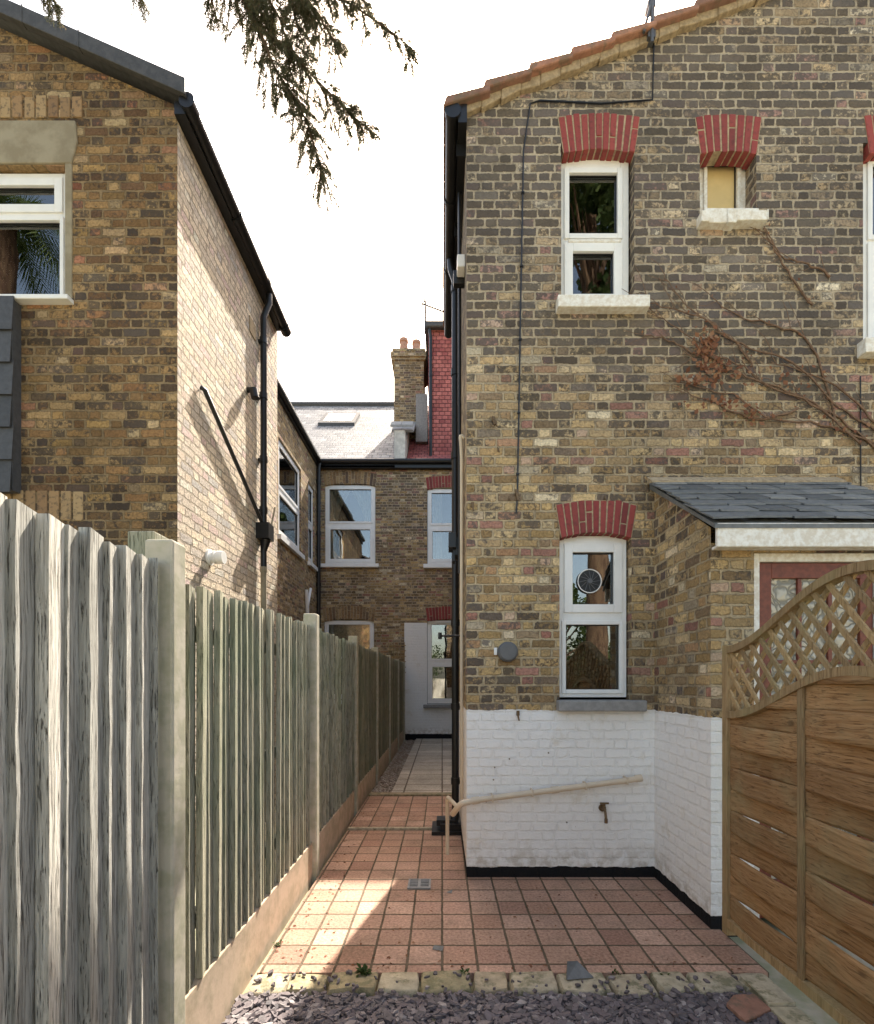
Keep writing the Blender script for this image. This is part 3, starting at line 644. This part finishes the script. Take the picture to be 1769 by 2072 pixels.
rf=MB(); rf.tube([(-9,19.4,rz(19.4)+.02),(-1.3,19.4,rz(19.4)+.02)],.12,8); rf.build('ridge_tiles',M_lead,T)
rf=MB(); rf.add([(-1.0,13.55,rz(13.55)),(9,13.55,rz(13.55)),(9,19.4,rz(19.4)),(-1.0,19.4,rz(19.4))],[(0,1,2,3)]); rf.build('clay_main_roof',M_redtile,T)
w=MB(); w.box(-9,9,25.1,25.2,-.2,ZE); w.box(-9.1,-9,13.7,25.2,-.2,ZE); w.build('front_walls',M_brickT,T)
def onroof(mb,x0,x1,ya,yb,off0,off1):
    vs=[(x0,ya,rz(ya)+off0),(x1,ya,rz(ya)+off0),(x1,yb,rz(yb)+off0),(x0,yb,rz(yb)+off0),(x0,ya,rz(ya)+off1),(x1,ya,rz(ya)+off1),(x1,yb,rz(yb)+off1),(x0,yb,rz(yb)+off1)]
    mb.add(vs,[(0,3,2,1),(4,5,6,7),(0,1,5,4),(1,2,6,5),(2,3,7,6),(3,0,4,7)])
s=MB(); onroof(s,-4.25,-3.0,16.9,18.05,.0,.12); s.build('skylight_frame',M_lead,T)
s=MB(); onroof(s,-4.12,-3.13,17.03,17.92,.121,.13); s.build('skylight_glass',M_frost,T)
s=MB()
s.prism([(13.6,ZE-.1),(14.6,ZE-.1),(19.4,rz(19.4)),(19.4,rz(19.4)+.4),(14.2,rz(14.2)+.45),(13.6,rz(13.6)+.95)],-1.32,-1.02,'x')
s.build('rendered_parapet',M_render,T,bevel=.01)
s=MB()
for k in range(9):
    ya=13.5+k*.34; za=rz(13.6)+.98 +max(0,(k*.34-.3))*pt*.75
    s.prism([(ya,za),(ya+.38,za+.30),(ya+.38,za+.36),(ya,za+.07)],-1.42,-1.12,'x'); s.prism([(ya,za),(ya+.38,za+.30),(ya+.38,za+.36),(ya,za+.07)],-1.115,-.80,'x')
s.build('parapet_coping',M_sillgrey,T,bevel=.01)
s=MB(); s.box(-1.52,-.58,15.6,17.,8.6,11.75); s.build('chimney_stack',M_brickT,T)
s=MB(); s.box(-1.57,-.53,15.55,17.05,11.75,11.83); s.box(-1.62,-.48,15.5,17.1,11.83,11.98); s.box(-1.57,-.53,15.55,17.05,11.98,12.1); s.build('chimney_corbel',M_brickT,T)
s=MB(); s.box(-1.5,-.6,15.62,16.98,12.1,12.16); s.build('chimney_flaunching',M_mortar,T,bevel=.02)
s=MB()
for x,h in ((-1.24,.55),(-.83,.48)):
    for yy in (15.95,16.6):
        s.tube([(x,yy,12.12),(x,yy,12.2),(x,yy,12.1+h*.8),(x,yy,12.1+h*.82),(x,yy,12.1+h)],[.17,.15,.12,.15,.14],14)
s.build('chimney_pots',M_pot,T,smooth=True)
s=MB(); s.box(-.80,-.45,15.0,15.5,8.9,10.35); s.build('lead_cladding',M_sillgrey,T)
s=MB(); s.box(-.40,4.,14.3,19.,ZE+.2,11.78); s.build('tile_hung_dormer',M_redtile,T)
s=MB(); s.box(-.50,4.1,14.2,19.1,11.78,11.98); s.tube([(-.45,14.15,11.80),(4,14.15,11.80)],.05,8); s.build('dormer_flat_roof',M_lead,T)
s=MB(); s.tube([(-.36,14.2,11.75),(-.33,14.24,11.5),(-.33,14.24,8.1)],.045,8)
for z in (9.2,10.4): s.tube([(-.33,14.24,z),(-.33,14.24,z+.1)],.055,8)
s.tube([(-9,13.5,ZE+.02),(1.4,13.5,ZE+.02)],.065,10); s.box(-9,1.4,13.55,13.7,ZE-.14,ZE+.03)
s.build('terrace_gutter',M_black,T)
s=MB(); s.tube([(-.50,14.6,11.9),(-.50,14.6,12.85)],.03,6); s.tube([(-.60,14.6,12.78),(.15,14.6,12.50)],.024,6)
for i in range(9):
    x=-.55+i*.08; z=12.76-i*.030; s.tube([(x-.04,14.45,z-.14),(x+.04,14.75,z+.14)],.016,5)
s.tube([(-.65,14.6,12.6),(-.5,14.6,12.95)],.02,5)
s.build('television_aerial',M_black,T)

# ================================================================= GROUND
gd=MB(); gd.add([(-150,-150,-.05),(150,-150,-.05),(150,150,-.05),(-150,150,-.05)],[(0,1,2,3)]); gd.build('ground',M_soil)
p=MB(); p.add([(-1.02,2.72,0),(1.80,2.72,0),(1.80,4.06,0),(.21,4.06,0),(.21,5.33,0),(-1.02,5.33,0)],[(0,1,2,3,4,5)])
p.add([(1.8,2.72,0),(-1.02,2.72,0),(-1.02,2.72,-.05),(1.8,2.72,-.05)],[(0,1,2,3)])
p.build('patio',M_patio)
p=MB(); p.box(-1.02,.22,5.36,6.82,-.05,.025); p.build('patio.001',M_patio)
p=MB(); p.box(-.72,.6,6.98,13.7,-.05,.03); p.box(.2,1.3,6.42,13.7,-.05,.012); p.build('paved_path',M_paver)
p=MB(); p.box(-1.02,.22,6.83,6.97,-.05,.045); p.box(-1.02,.22,5.325,5.36,-.05,.03); p.build('threshold_kerb',M_edging,bevel=.01)
e=MB(); x=-1.02
while x<1.62:
    Lx=U(.19,.30); 
    M=Matrix.Translation((x+Lx/2,2.632+U(-.014,.014),-.018+U(-.008,.006)))@Matrix.Rotation(U(-.07,.07),4,'Z')@Matrix.Rotation(U(-.06,.04),4,'X')
    hw=Lx/2-.001
    pl=[(-hw+U(0,.014),-.085+U(-.012,.02)),(0,-.088+U(-.012,.014)),(hw-U(0,.014),-.085+U(-.012,.02)),(hw-U(0,.006),0),(hw-U(0,.014),.083+U(-.006,.008)),(U(-.03,.03),.088),(-hw+U(0,.014),.083-U(0,.01)),(-hw+U(0,.006),0)]
    vs=[M@Vector((a,b,-.05)) for a,b in pl]+[M@Vector((a,b,.014+U(-.006,.004))) for a,b in pl]+[M@Vector((a*.92,b*.88,.028+U(-.005,.004))) for a,b in pl]+[M@Vector((U(-.02,.02),0,.03))]
    e.add(vs,[(k,(k+1)%8,(k+1)%8+8,k+8) for k in range(8)]+[(k+8,(k+1)%8+8,(k+1)%8+16,k+16) for k in range(8)]+[(k+16,(k+1)%8+16,24) for k in range(8)]); x+=Lx
y=2.66
while y>.6:
    M=Matrix.Translation((1.66+U(-.01,.01),y-.12,-.012+U(-.008,.008)))@Matrix.Rotation(U(-.08,.08),4,'Z')@Matrix.Rotation(U(-.04,.04),4,'X')
    e.box(-.07,.07,-.108,.108,-.05,.03,M=M); y-=.225
e.build('brick_edging',M_edging,smooth=True)
ch=MB()
for i in range(10500):
    x=U(-1.03,1.6); y=U(.7,2.55) if i%2 else U(1.9,2.55)
    up=False
    if R()<.012: y=U(2.50,2.70); up=True
    n=random.choice([4,5,5,6]); s1=U(.012,.036)*(.6 if up else 1); s2=s1*U(.35,.8); th=U(.003,.008)
    M=Matrix.Translation((x,y,(-.03+U(0,.026)) if not up else .016))@Matrix.Rotation(U(0,6.28),4,'Z')@Matrix.Rotation(random.gauss(0,.25),4,'X')@Matrix.Rotation(random.gauss(0,.2),4,'Y')
    pl=[(math.cos(k*6.283/n+U(-.3,.3))*s1,math.sin(k*6.283/n+U(-.3,.3))*s2) for k in range(n)]
    vs=[M@Vector((a,b,-th)) for a,b in pl]+[M@Vector((a*.93,b*.93,th)) for a,b in pl]
    ch.add(vs,[tuple(range(n,2*n))]+[(k,(k+1)%n,(k+1)%n+n,k+n) for k in range(n)])
ch.build('slate_chippings',M_chip)
pb=MB()
for i in range(2600):
    x=U(-1.02,-.73); y=U(6.98,13.6)
    s1=U(.015,.03); M=Matrix.Translation((x,y,-.03+U(0,.03)))@Matrix.Rotation(U(0,6.28),4,'Z')@Matrix.Diagonal((s1,s1*.7,s1*.5,1))
    vs=[M@Vector(q) for q in ((1,0,0),(0,1,0),(-1,0,0),(0,-1,0),(.5,.5,.8),(-.5,.5,.8),(-.5,-.5,.8),(.5,-.5,.8))]
    pb.add(vs,[(4,5,6,7),(0,1,5,4),(1,2,6,5),(2,3,7,6),(3,0,4,7)])
pb.build('gravel_strip',M_pebble)
d=MB(); cx,cy=-.18,3.90
for a in (-.09,.075): d.box(cx+a,cx+a+.015,cy-.09,cy+.09,.001,.012); d.box(cx-.075,cx+.075,cy+a,cy+a+.015,.001,.012)
for i in range(5):
    q=-.065+i*.03
    d.box(cx-.074,cx-.01,cy+q,cy+q+.012,.002,.010); d.box(cx+.01,cx+.074,cy+q,cy+q+.012,.002,.010)
d.box(cx-.01,cx+.01,cy-.075,cy+.075,.002,.011)
DR=empty('drain_grate')
d.build('grille',M_sillgrey,DR); d=MB(); d.box(cx-.076,cx+.076,cy-.076,cy+.076,.0005,.0018); d.build('pit_shade_plate',M_black,DR)  # flat black plate under the grille paints the dark of the drain hole
lt=MB()
for i in range(320):
    q=R()
    if q<.45: x=-1.0+abs(random.gauss(0,.12)); y=U(2.75,6.5)
    elif q<.6: x=U(-.95,1.7); y=2.74+abs(random.gauss(0,.08))
    else: x=U(-.95,1.7); y=U(2.72,4.0)
    s1=U(.005,.016); a=U(0,6.28); z=.003 if y<5.34 else .028
    lt.add([(x+s1*math.cos(a),y+s1*math.sin(a),z),(x-s1*.4*math.sin(a),y+s1*.4*math.cos(a),z+U(.001,.008)),(x-s1*math.cos(a),y-s1*math.sin(a),z),(x+s1*.4*math.sin(a),y-s1*.4*math.cos(a),z+.002)],[(0,1,2,3)])
lt.build('leaf_litter',M_dead)
st=MB(); st.add([(.66,2.62,.02),(.81,2.64,.02),(.74,2.70,.075),(.68,2.68,.085),(.66,2.635,.018),(.81,2.655,.018),(.74,2.71,.07),(.68,2.69,.08)],[(0,1,2,3),(4,7,6,5),(0,4,5,1),(1,5,6,2),(2,6,7,3),(3,7,4,0)])
st.add([(-.06,2.95,.004),(.0,2.93,.004),(.01,2.97,.012),(-.05,2.98,.012)],[(0,1,2,3)]); st.add([(.03,3.75,.004),(.07,3.73,.004),(.08,3.78,.012)],[(0,1,2)])
st.build('slate_fragment',M_pslate)
tl=MB(); M=Matrix.Translation((1.50,2.43,.005))@Matrix.Rotation(.5,4,'Z')@Matrix.Rotation(.12,4,'X'); tl.prism([(-.12,-.06),(.08,-.07),(.11,.03),(.0,.07),(-.09,.05)],-.01,.012,'z'); tl.v=[tuple(M@Vector(q)) for q in tl.v]; tl.build('broken_tile',M_roofclay,bevel=.004)
wd=MB()
for (cx,cy,n,s_) in ((-.43,2.71,46,.055),(.12,2.70,22,.035),(-1.0,3.0,20,.03),(.95,2.70,10,.03),(1.2,2.68,10,.03)):
    for i in range(n):
        a=U(0,6.28); l=U(.4,1)*s_; b=Vector((cx+U(-.02,.02),cy+U(-.015,.015),.0)); e1=b+Vector((math.cos(a)*l,math.sin(a)*l,U(.2,.9)*l)); sd=Vector((-math.sin(a),math.cos(a),0))*l*.22
        m=b.lerp(e1,.6)+Vector((0,0,.008)); wd.add([b,m-sd,e1,m+sd],[(0,1,2,3)])
wd.build('weed',M_green)

# ================================================================= FENCE
F=empty('panel_fence'); XF=-1.08
def board(mb,y0,wd,z0,z1,tk,xf,thin=.004,wave=.003):
    n=13; vs=[]; ln=U(-.010,.010); xo=U(-.004,.004); tw=U(-.006,.006); top=z1+U(-.012,.012)
    for i in range(n):
        t=i/(n-1); z=z0+(top-z0)*t; o=ln*(t-.3)+U(-wave,wave)*.35; w2=U(-wave,wave)*.5
        vs+=[(xf+xo+tw*t,y0+o,z),(xf+xo+tk+tw*t+U(-.001,.001),y0+o+w2*.6,z),(xf+xo+thin+tw*t,y0+wd+o,z),(xf+xo+tw*t,y0+wd+o,z)]
    fs=[(0,1,2,3),tuple(4*(n-1)+k for k in (3,2,1,0))]
    for i in range(n-1):
        for k in range(4): fs.append((4*i+k,4*i+(k+1)%4,4*i+4+(k+1)%4,4*i+4+k))
    mb.add(vs,fs)
posts=[-1.85,.05,1.93,4.08,6.0,7.93,9.85,11.77,13.62]
tops=[2.05,2.05,2.02,2.06,2.08,2.10,2.10,2.12]
mats=[M_fence1,M_fence1,M_fence2,M_fence2,M_fence3,M_fence3,M_fence3,M_fence3]
for i in range(8):
    a,b=posts[i]+.055,posts[i+1]-.055; mb=MB(); top=tops[i]
    y=a; pitch=.088 if i<2 else .090
    while y<b-.02:
        wd_=min(.104,b-y); board(mb,y,wd_,.30,top+(y-a)*(.02 if i==2 else 0),.036 if i<2 else .030,XF-.012+(.010 if (int((y-a)/pitch)%2) else 0),wave=.007 if i<2 else .005)
        y+=pitch*U(.88,1.10)
    mb.box(XF-.055,XF-.020,a,b,.5,.57); mb.box(XF-.055,XF-.020,a,b,1.1,1.17); mb.box(XF-.055,XF-.020,a,b,1.78,1.85)
    mb.build('panel_boards_%d'%(i+1),mats[i],F)
pm=MB(); gb=MB()
for i,y in enumerate(posts):
    w_=.05; pm.box(XF-.055,XF+.055,y-w_,y+w_,-.3,2.14+U(-.01,.02))
for i in range(8): 
    gb.box(XF-.03,XF+.022,posts[i]+.05,posts[i+1]-.05,-.2,.295)
pm.build('concrete_posts',M_concrete,F,bevel=.01); gb.build('gravel_boards',M_gravelb,F,bevel=.006)
wp=MB(); wp.box(XF-.17,XF-.062,1.96,2.07,-.2,2.20); wp.build('timber_post',M_fence2,F,bevel=.006)
tr=MB()
for i in range(5): tr.box(-1.45+i*.1,-1.435+i*.1,13.66,13.68,1.8,2.7)
for i in range(6): tr.box(-1.5,-1.0,13.645,13.66,1.85+i*.15,1.87+i*.15)
tr.build('garden_trellis',M_gatev)

# ================================================================= GATE / TRELLIS PANEL
G=empty('trellis_fence_panel'); XG=1.79; ya,yb=1.20,3.06
def zt(y): t=(y-ya)/(yb-ya); return 1.80+.29*.5*(1-math.cos(2*math.pi*t))
def zb(y): t=(y-ya)/(yb-ya); return 1.40+.25*.5*(1-math.cos(2*math.pi*t))
mb=MB(); sp=.132; k=0; z=.14
while z<1.66:
    N=36; h=.141; sg=1 if k%2 else -1
    tilt=U(-.004,.004)
    cols=[]
    for i in range(N+1):
        y=ya+(yb-ya)*i/N; ph=math.sin(math.pi*i/N*3)
        lim=zb(y)-.01; zz0=z+tilt*(i/N-.5); zz1=min(zz0+h,lim)
        if zz0>lim-.01: cols.append(None); continue
        xo=XG+sg*.024*ph
        cols.append([(xo-.002,y,zz0),(xo-.010,y,zz0+.014),(xo-.010,y,max(zz0+.015,zz1-.014)),(xo-.002,y,zz1),(xo+.005,y,zz1),(xo+.005,y,zz0)])
    r=R()
    for i in range(N):
        if cols[i] and cols[i+1]:
            vs=cols[i]+cols[i+1]; mb.add(vs,[(q,(q+1)%6,(q+1)%6+6,q+6) for q in range(6)],r)
    z+=sp; k+=1
mb.build('woven_slats',M_gate,G)
mb=MB()
mb.box(XG-.03,XG+.03,yb-.005,yb+.05,.03,1.83); mb.box(XG-.03,XG+.03,ya-.05,ya+.005,.03,1.83)
for i in (1,2): 
    y=ya+(yb-ya)*i/3; mb.box(XG-.026,XG-.009,y-.02,y+.02,.12,zb(y)); mb.box(XG+.008,XG+.026,y-.02,y+.02,.12,zb(y))
mb.build('frame_stiles',M_gatev,G,bevel=.004)
def rail(mb,f,h,wd,N=40):
    r=R()
    for i in range(N):
        y0_=ya+(yb-ya)*i/N; y1_=ya+(yb-ya)*(i+1)/N
        vs=[]
        for y in (y0_,y1_): vs+=[(XG-wd,y,f(y)-h),(XG-wd,y,f(y)),(XG+wd,y,f(y)),(XG+wd,y,f(y)-h)]
        mb.add(vs,[(0,1,5,4),(1,2,6,5),(2,3,7,6),(3,0,4,7)],r)
mb=MB(); rail(mb,lambda y:zt(y)+.02,.042,.032); rail(mb,lambda y:zb(y)+.02,.042,.034); mb.box(XG-.03,XG+.03,ya,yb,.085,.135)
for sgn,xo in ((1,-.016),(-1,.002)):
    cc=-3.
    while cc<7:
        run=[]
        for i in range(301):
            y=ya+(yb-ya)*i/300; z=sgn*(y)*1.15+cc
            if zb(y)+.01<z<zt(y)-.01: run.append((y,z))
        if len(run)>3:
            (p0,q0),(p1,q1)=run[0],run[-1]; d=Vector((0,p1-p0,q1-q0)).normalized(); nn=Vector((0,-d.z,d.y))*.012
            A=Vector((XG+xo,p0,q0))-d*.02; B=Vector((XG+xo,p1,q1))+d*.02; e_=Vector((.013,0,0))
            vs=[A-nn,A+nn,A+nn+e_,A-nn+e_,B-nn,B+nn,B+nn+e_,B-nn+e_]
            mb.add(vs,[(0,1,5,4),(1,2,6,5),(2,3,7,6),(3,0,4,7),(0,3,2,1),(4,5,6,7)])
        cc+=.128
mb.build('lattice_and_rails',M_gatev,G)
mb=MB(); mb.box(XG+.04,XG+.06,ya-2.2,ya-.05,.05,1.8); mb.build('adjoining_panel',M_gate,G)

# ================================================================= CREEPER
V=empty('climbing_creeper'); st=MB(); lf=MB()
def w2(px,py): return ((px-895)/247.,1.6+(1380-py)/247.)
roots=[[(1780,915),(1700,850),(1610,800),(1520,770),(1450,730),(1400,690),(1330,640),(1312,622)],
 [(1780,880),(1690,820),(1600,740),(1500,700),(1440,665),(1380,610),(1340,560)],
 [(1770,900),(1660,860),(1560,850),(1480,800),(1420,790),(1365,770)],
 [(1740,900),(1640,820),(1560,790),(1500,745),(1430,720),(1370,745)],
 [(1640,620),(1600,560),(1560,500),(1545,465)],[(1610,830),(1540,850),(1470,830),(1400,800),(1370,790)],
 [(1520,745),(1480,690),(1420,650),(1350,625),(1300,615)],[(1690,850),(1640,700),(1570,660),(1490,640),(1430,600)],
 [(1769,860),(1700,790),(1640,760),(1560,735)],[(1450,730),(1400,715),(1350,690),(1300,680)],[(1680,560),(1630,540),(1580,520),(1550,470)]]
allp=[]
for q in roots:
    pts=[(w2(*p)[0],4.035+U(-.01,.008),w2(*p)[1]) for p in q]; sp_=smoothpath(pts,5)
    sp_=[Vector((p.x+U(-.014,.014),p.y,p.z+U(-.014,.014))) for p in sp_]; n=len(sp_)
    st.tube(sp_,[.0075*(1-i/n)*1+.0025 for i in range(n)],5); allp+=sp_
    for i in range(2,n,2):
        a=U(-.9,.9)+math.pi*.9; l=U(.08,.35); b=sp_[i]; e1=b+Vector((math.cos(a)*l*.8,0,math.sin(a)*l*.8+U(-.05,.12)))
        mid=b.lerp(e1,.5)+Vector((0,-.01,U(-.03,.03))); st.tube([b,mid,e1],[.003,.0022,.0016],4)
def deadleaf(c,s_):
    a=U(0,6.28); d=Vector((math.cos(a),U(-.6,.2),math.sin(a))).normalized(); sd=d.cross(Vector((U(-.4,.4),1,U(-.4,.4)))).normalized()
    lf.add([c,c+d*s_*.5+sd*s_*.35,c+d*s_,c+d*s_*.5-sd*s_*.35],[(0,1,2,3)])
for (cx,cy,rx,ry,n) in ((1428,700,22,34,80),(1440,750,45,18,44),(1400,775,40,12,38),(1450,820,60,14,40),(1520,845,35,14,30),(1500,765,60,22,18),(1600,770,60,25,14),(1700,870,60,30,14),(1410,730,40,30,14)):
    for i in range(n):
        x,z=w2(random.gauss(cx,rx*.5),random.gauss(cy,ry*.5)); deadleaf(Vector((x,4.03-U(0,.03),z)),U(.02,.058))
for p in allp:
    if R()<.2: deadleaf(p+Vector((U(-.03,.03),-.01,U(-.03,.03))),U(.015,.03))
st.build('stems',plain('dry_stem',(.22,.135,.085),.9,.4,40.,.002),V); lf.build('dry_leaves',M_dead,V)

# ================================================================= CONIFER TREE
C=empty('conifer_tree'); br=MB(); fo=MB()
br.tube(smoothpath([(-3.4,.9,-.3),(-3.35,.95,2.),(-3.3,.9,4.5),(-3.25,.95,7.),(-3.3,.9,9.5)],5),[.24*(1-i/24)+.03 for i in range(21)],12)
limb=smoothpath([(-3.3,.95,5.3),(-2.9,2.,6.0),(-2.3,2.75,6.2),(-1.5,2.95,6.2),(-.9,3.05,6.12),(-.5,3.1,6.05)],6)
br.tube(limb,[.07*(1-i/len(limb))+.012 for i in range(len(limb))],8)
def spray(b,d,l,fat=1.):
    d=d.normalized(); n=max(4,int(l/.0055)); sd=d.orthogonal().normalized(); sd=Matrix.Rotation(U(0,6.28),3,d)@sd; r=min(1,max(0,random.gauss(.45,.28)))
    for i in range(n):
        t=i/n; p=b+d*(l*t)+Vector((0,0,-.25*l*t*t)); s_=(1 if i%2 else -1); ll=l*.42*(1-t*.6)*U(.5,1.2)
        e1=p+d*ll*.65+sd*s_*ll*.7+Vector((U(-1,1),U(-1,1),U(-1,1)))*ll*.35; wv=(e1-p).cross(Vector((U(-1,1),U(-1,1),U(-1,1)))).normalized()*.0028*fat
        fo.add([p-wv*.7,p.lerp(e1,.6)-wv,e1,p.lerp(e1,.6)+wv],[(0,1,2,3)],r)
    e1=b+d*l+Vector((0,0,-.25*l)); fo.add([b-sd*.002,b+sd*.002,e1],[(0,1,2)],r)
def branch(pts,r0,dens=1.,tw=(.10,.24),fat=1.,sdens=.0055):
    sp_=smoothpath(pts,8); n=len(sp_); br.tube(sp_,[r0*(1-i/n)+.002 for i in range(n)],5)
    tot=sum((sp_[i+1]-sp_[i]).length for i in range(n-1)); m=int(tot/.0115*dens)
    for k in range(m):
        i=min(n-2,int(R()*(n-1))); b=sp_[i].lerp(sp_[i+1],R()); d=(sp_[i+1]-sp_[i]).normalized()
        dd=(d*U(.3,1.1)+Vector((U(-1,1),U(-.8,.8),U(-.9,.3)))*1.05).normalized(); l=U(*tw)*(1.1-.5*i/n)
        q=[b,b+dd*l*.5+Vector((0,0,-.005)),b+dd*l+Vector((0,0,-.035))]; br.tube(q,[.003,.002,.001],4,cap=False)
        for j in range(max(2,int(l/sdens))):
            t=R()**.7; c=q[0].lerp(q[2],t); e=(dd+Vector((U(-1,1),U(-1,1),U(-1.1,.5)))*.85); spray(c,e,U(.022,.05)*fat,fat)
branch([(-1.5,2.95,6.2),(-1.3,3.0,5.9),(-1.13,3.0,5.6),(-1.02,3.02,5.35),(-.88,3.05,5.15),(-.80,3.08,4.95),(-.74,3.1,4.74)],.012,1.15,(.10,.26))
branch([(-1.08,3.,5.55),(-.92,3.,5.42),(-.74,3.02,5.25),(-.58,3.02,5.1),(-.47,3.02,4.98)],.008,1.1,(.08,.20))
branch([(-1.25,3.,6.15),(-1.0,3.0,5.92),(-.8,3.,5.72),(-.66,3.02,5.5)],.009,1.2)
branch([(-1.4,3.,6.15),(-1.2,3.0,5.95),(-1.0,3.,5.65),(-.9,3.02,5.35)],.009,1.1)
branch([(-1.0,3.02,6.15),(-.75,3.,5.85),(-.5,3.,5.68),(-.3,3.,5.54),(-.16,3.,5.42)],.007,.85,(.06,.16))
branch([(-1.55,2.95,6.2),(-1.46,3.,5.95),(-1.40,3.,5.75),(-1.37,3.,5.62)],.007,.7,(.06,.12))
branch([(-1.9,2.9,6.22),(-1.9,2.95,5.95),(-1.84,3.,5.76)],.007,.8,(.06,.12))
branch([(-2.4,2.75,6.2),(-2.5,2.9,6.0),(-2.40,3.0,5.80),(-2.33,3.,5.70)],.007,.8,(.06,.12))
branch([(-.9,3.05,6.12),(-.95,3.1,5.95),(-.92,3.1,5.75),(-.85,3.1,5.6)],.007,1.,(.08,.20))
branch([(-1.2,3.05,6.12),(-1.22,3.1,5.95),(-1.1,3.1,5.75)],.007,1.,(.08,.20))
branch([(-.6,3.1,6.07),(-.55,3.1,5.95),(-.48,3.1,5.85)],.007,.9,(.06,.12))
for k in range(46):
    a=U(0,6.28); z=U(5.,9.3); l=(9.9-z)*.42+.3
    if z<7. and math.cos(a-.9)>.1: continue
    b=Vector((-3.3,.92,z)); e1=b+Vector((math.cos(a)*l,math.sin(a)*l,-.1*l)); branch([b,b.lerp(e1,.5)+Vector((0,0,.12)),e1+Vector((0,0,-.25))],.02,.07,(.2,.4),1.8,.03)
br.build('trunk_and_branches',M_bark,C,smooth=True); fo.build('foliage',M_con,C)

def gtree(name,x,y,h,rad,seed,n=9000,ncl=26,tmin=.25):
    random.seed(seed); E=empty(name); b=MB(); f=MB()
    b.tube(smoothpath([(x,y,-.2),(x+.1,y,h*.35),(x-.1,y+.1,h*.7),(x,y,h*.95)],4),[.22*(1-i/14)+.03 for i in range(13)],10)
    cl=[]
    for i in range(ncl):
        a=U(0,6.28); t=U(tmin,1.); mid=(1+tmin)/2; rr=rad*math.sqrt(max(.05,1-((t-mid)/(mid-tmin+.05))**2))*U(.4,.95); c_=Vector((x+math.cos(a)*rr,y+math.sin(a)*rr,h*t)); cl.append((c_,U(.35,.8)*rad*.5))
        b.tube([(x,y,h*t*.8),tuple(c_)],[.05,.012],6)
    for i in range(n):
        c_,s_=random.choice(cl); v_=Vector((random.gauss(0,1),random.gauss(0,1),random.gauss(0,1))).normalized()*s_*(R()**.4); p=c_+v_
        d=Vector((U(-1,1),U(-1,1),U(-1,1))).normalized()*U(.05,.10); e=d.orthogonal()*.5; f.add([p-d,p+e,p+d,p-e],[(0,1,2,3)])
    b.build('trunk',M_bark,E,smooth=True); f.build('crown',M_green,E)
gtree('garden_tree',2.9,-1.2,11.2,1.25,11,9000,34,.66); gtree('garden_tree.001',-2.0,-9.,5.,1.8,12,6000); gtree('garden_tree.002',4.2,-9.,5.,1.8,14,6000)
random.seed(21)
PT=empty('palm_tree'); b=MB(); f=MB(); pc=Vector((-6.15,1.3,8.1))
b.tube(smoothpath([(-6.3,1.4,-.2),(-6.2,1.4,2.5),(-6.2,1.35,5),tuple(pc)],5),.14,10); b.build('trunk',M_bark,PT,smooth=True)
for k in range(34):
    a=U(0,6.28); up=U(-.2,1.2); l=U(1.2,1.7); d0=Vector((math.cos(a)*math.cos(up),math.sin(a)*math.cos(up),math.sin(up)))
    st_=[pc+d0*l*t+Vector((0,0,-.9*l*t*t)) for t in [i/14 for i in range(15)]]
    for i in range(2,15):
        dd=(st_[i]-st_[i-1]).normalized(); sdv=dd.cross(Vector((0,0,1))).normalized()
        for sg in (1,-1):
            for q in (0,.5):
                p0=st_[i].lerp(st_[i-1],q); tip=p0+dd*.22+sdv*sg*.32*(1.1-i/16)+Vector((0,0,-.1)); f.add([p0-dd*.015,p0+dd*.015,tip],[(0,1,2)])
f.build('fronds',M_green,PT)
random.seed(5)
bw=MB(); bw.box(-8,9,-10.2,-10.05,-.2,1.9); bw.build('bounce_wall',M_render)  # unseen pale wall behind the camera, added to bounce sun onto the house fronts

# ================================================================= LIGHT / SKY / CAMERA
sd=Vector((.235,1.,1.17)).normalized()
el=math.asin(sd.z); az=math.atan2(sd.x,sd.y)
wld=bpy.data.worlds.new('World'); scene.world=wld; wld.use_nodes=True
nt=wld.node_tree; bg=nt.nodes['Background']; sk=nt.nodes.new('ShaderNodeTexSky'); sk.sky_type='NISHITA'; sk.sun_disc=False
sk.sun_elevation=el; sk.sun_rotation=az; sk.air_density=1.0; sk.dust_density=3.5; sk.ozone_density=.6; sk.altitude=20
tint=nt.nodes.new('ShaderNodeMix'); tint.data_type='RGBA'; tint.blend_type='MULTIPLY'; tint.inputs[0].default_value=1.; tint.inputs[7].default_value=(1.11,1.0,.84,1)
nt.links.new(sk.outputs[0],tint.inputs[6]); nt.links.new(tint.outputs[2],bg.inputs[0]); bg.inputs[1].default_value=.53
sl_=bpy.data.lights.new('sun','SUN'); sl_.energy=14.; sl_.angle=math.radians(.53); sl_.color=(1,.93,.82)
so=bpy.data.objects.new('sun',sl_); COL.objects.link(so); so.rotation_euler=(-sd).to_track_quat('-Z','Y').to_euler(); so.location=(5,20,25)
cam=bpy.data.cameras.new('camera'); co=bpy.data.objects.new('camera',cam); COL.objects.link(co); scene.camera=co
co.location=(0,0,1.6); co.rotation_euler=(math.radians(90),0,0)
cam.sensor_fit='HORIZONTAL'; cam.sensor_width=36; cam.lens=36*1000/1769.; cam.shift_x=-10.5/1769; cam.shift_y=344/1769.; cam.clip_end=600; cam.clip_start=.05
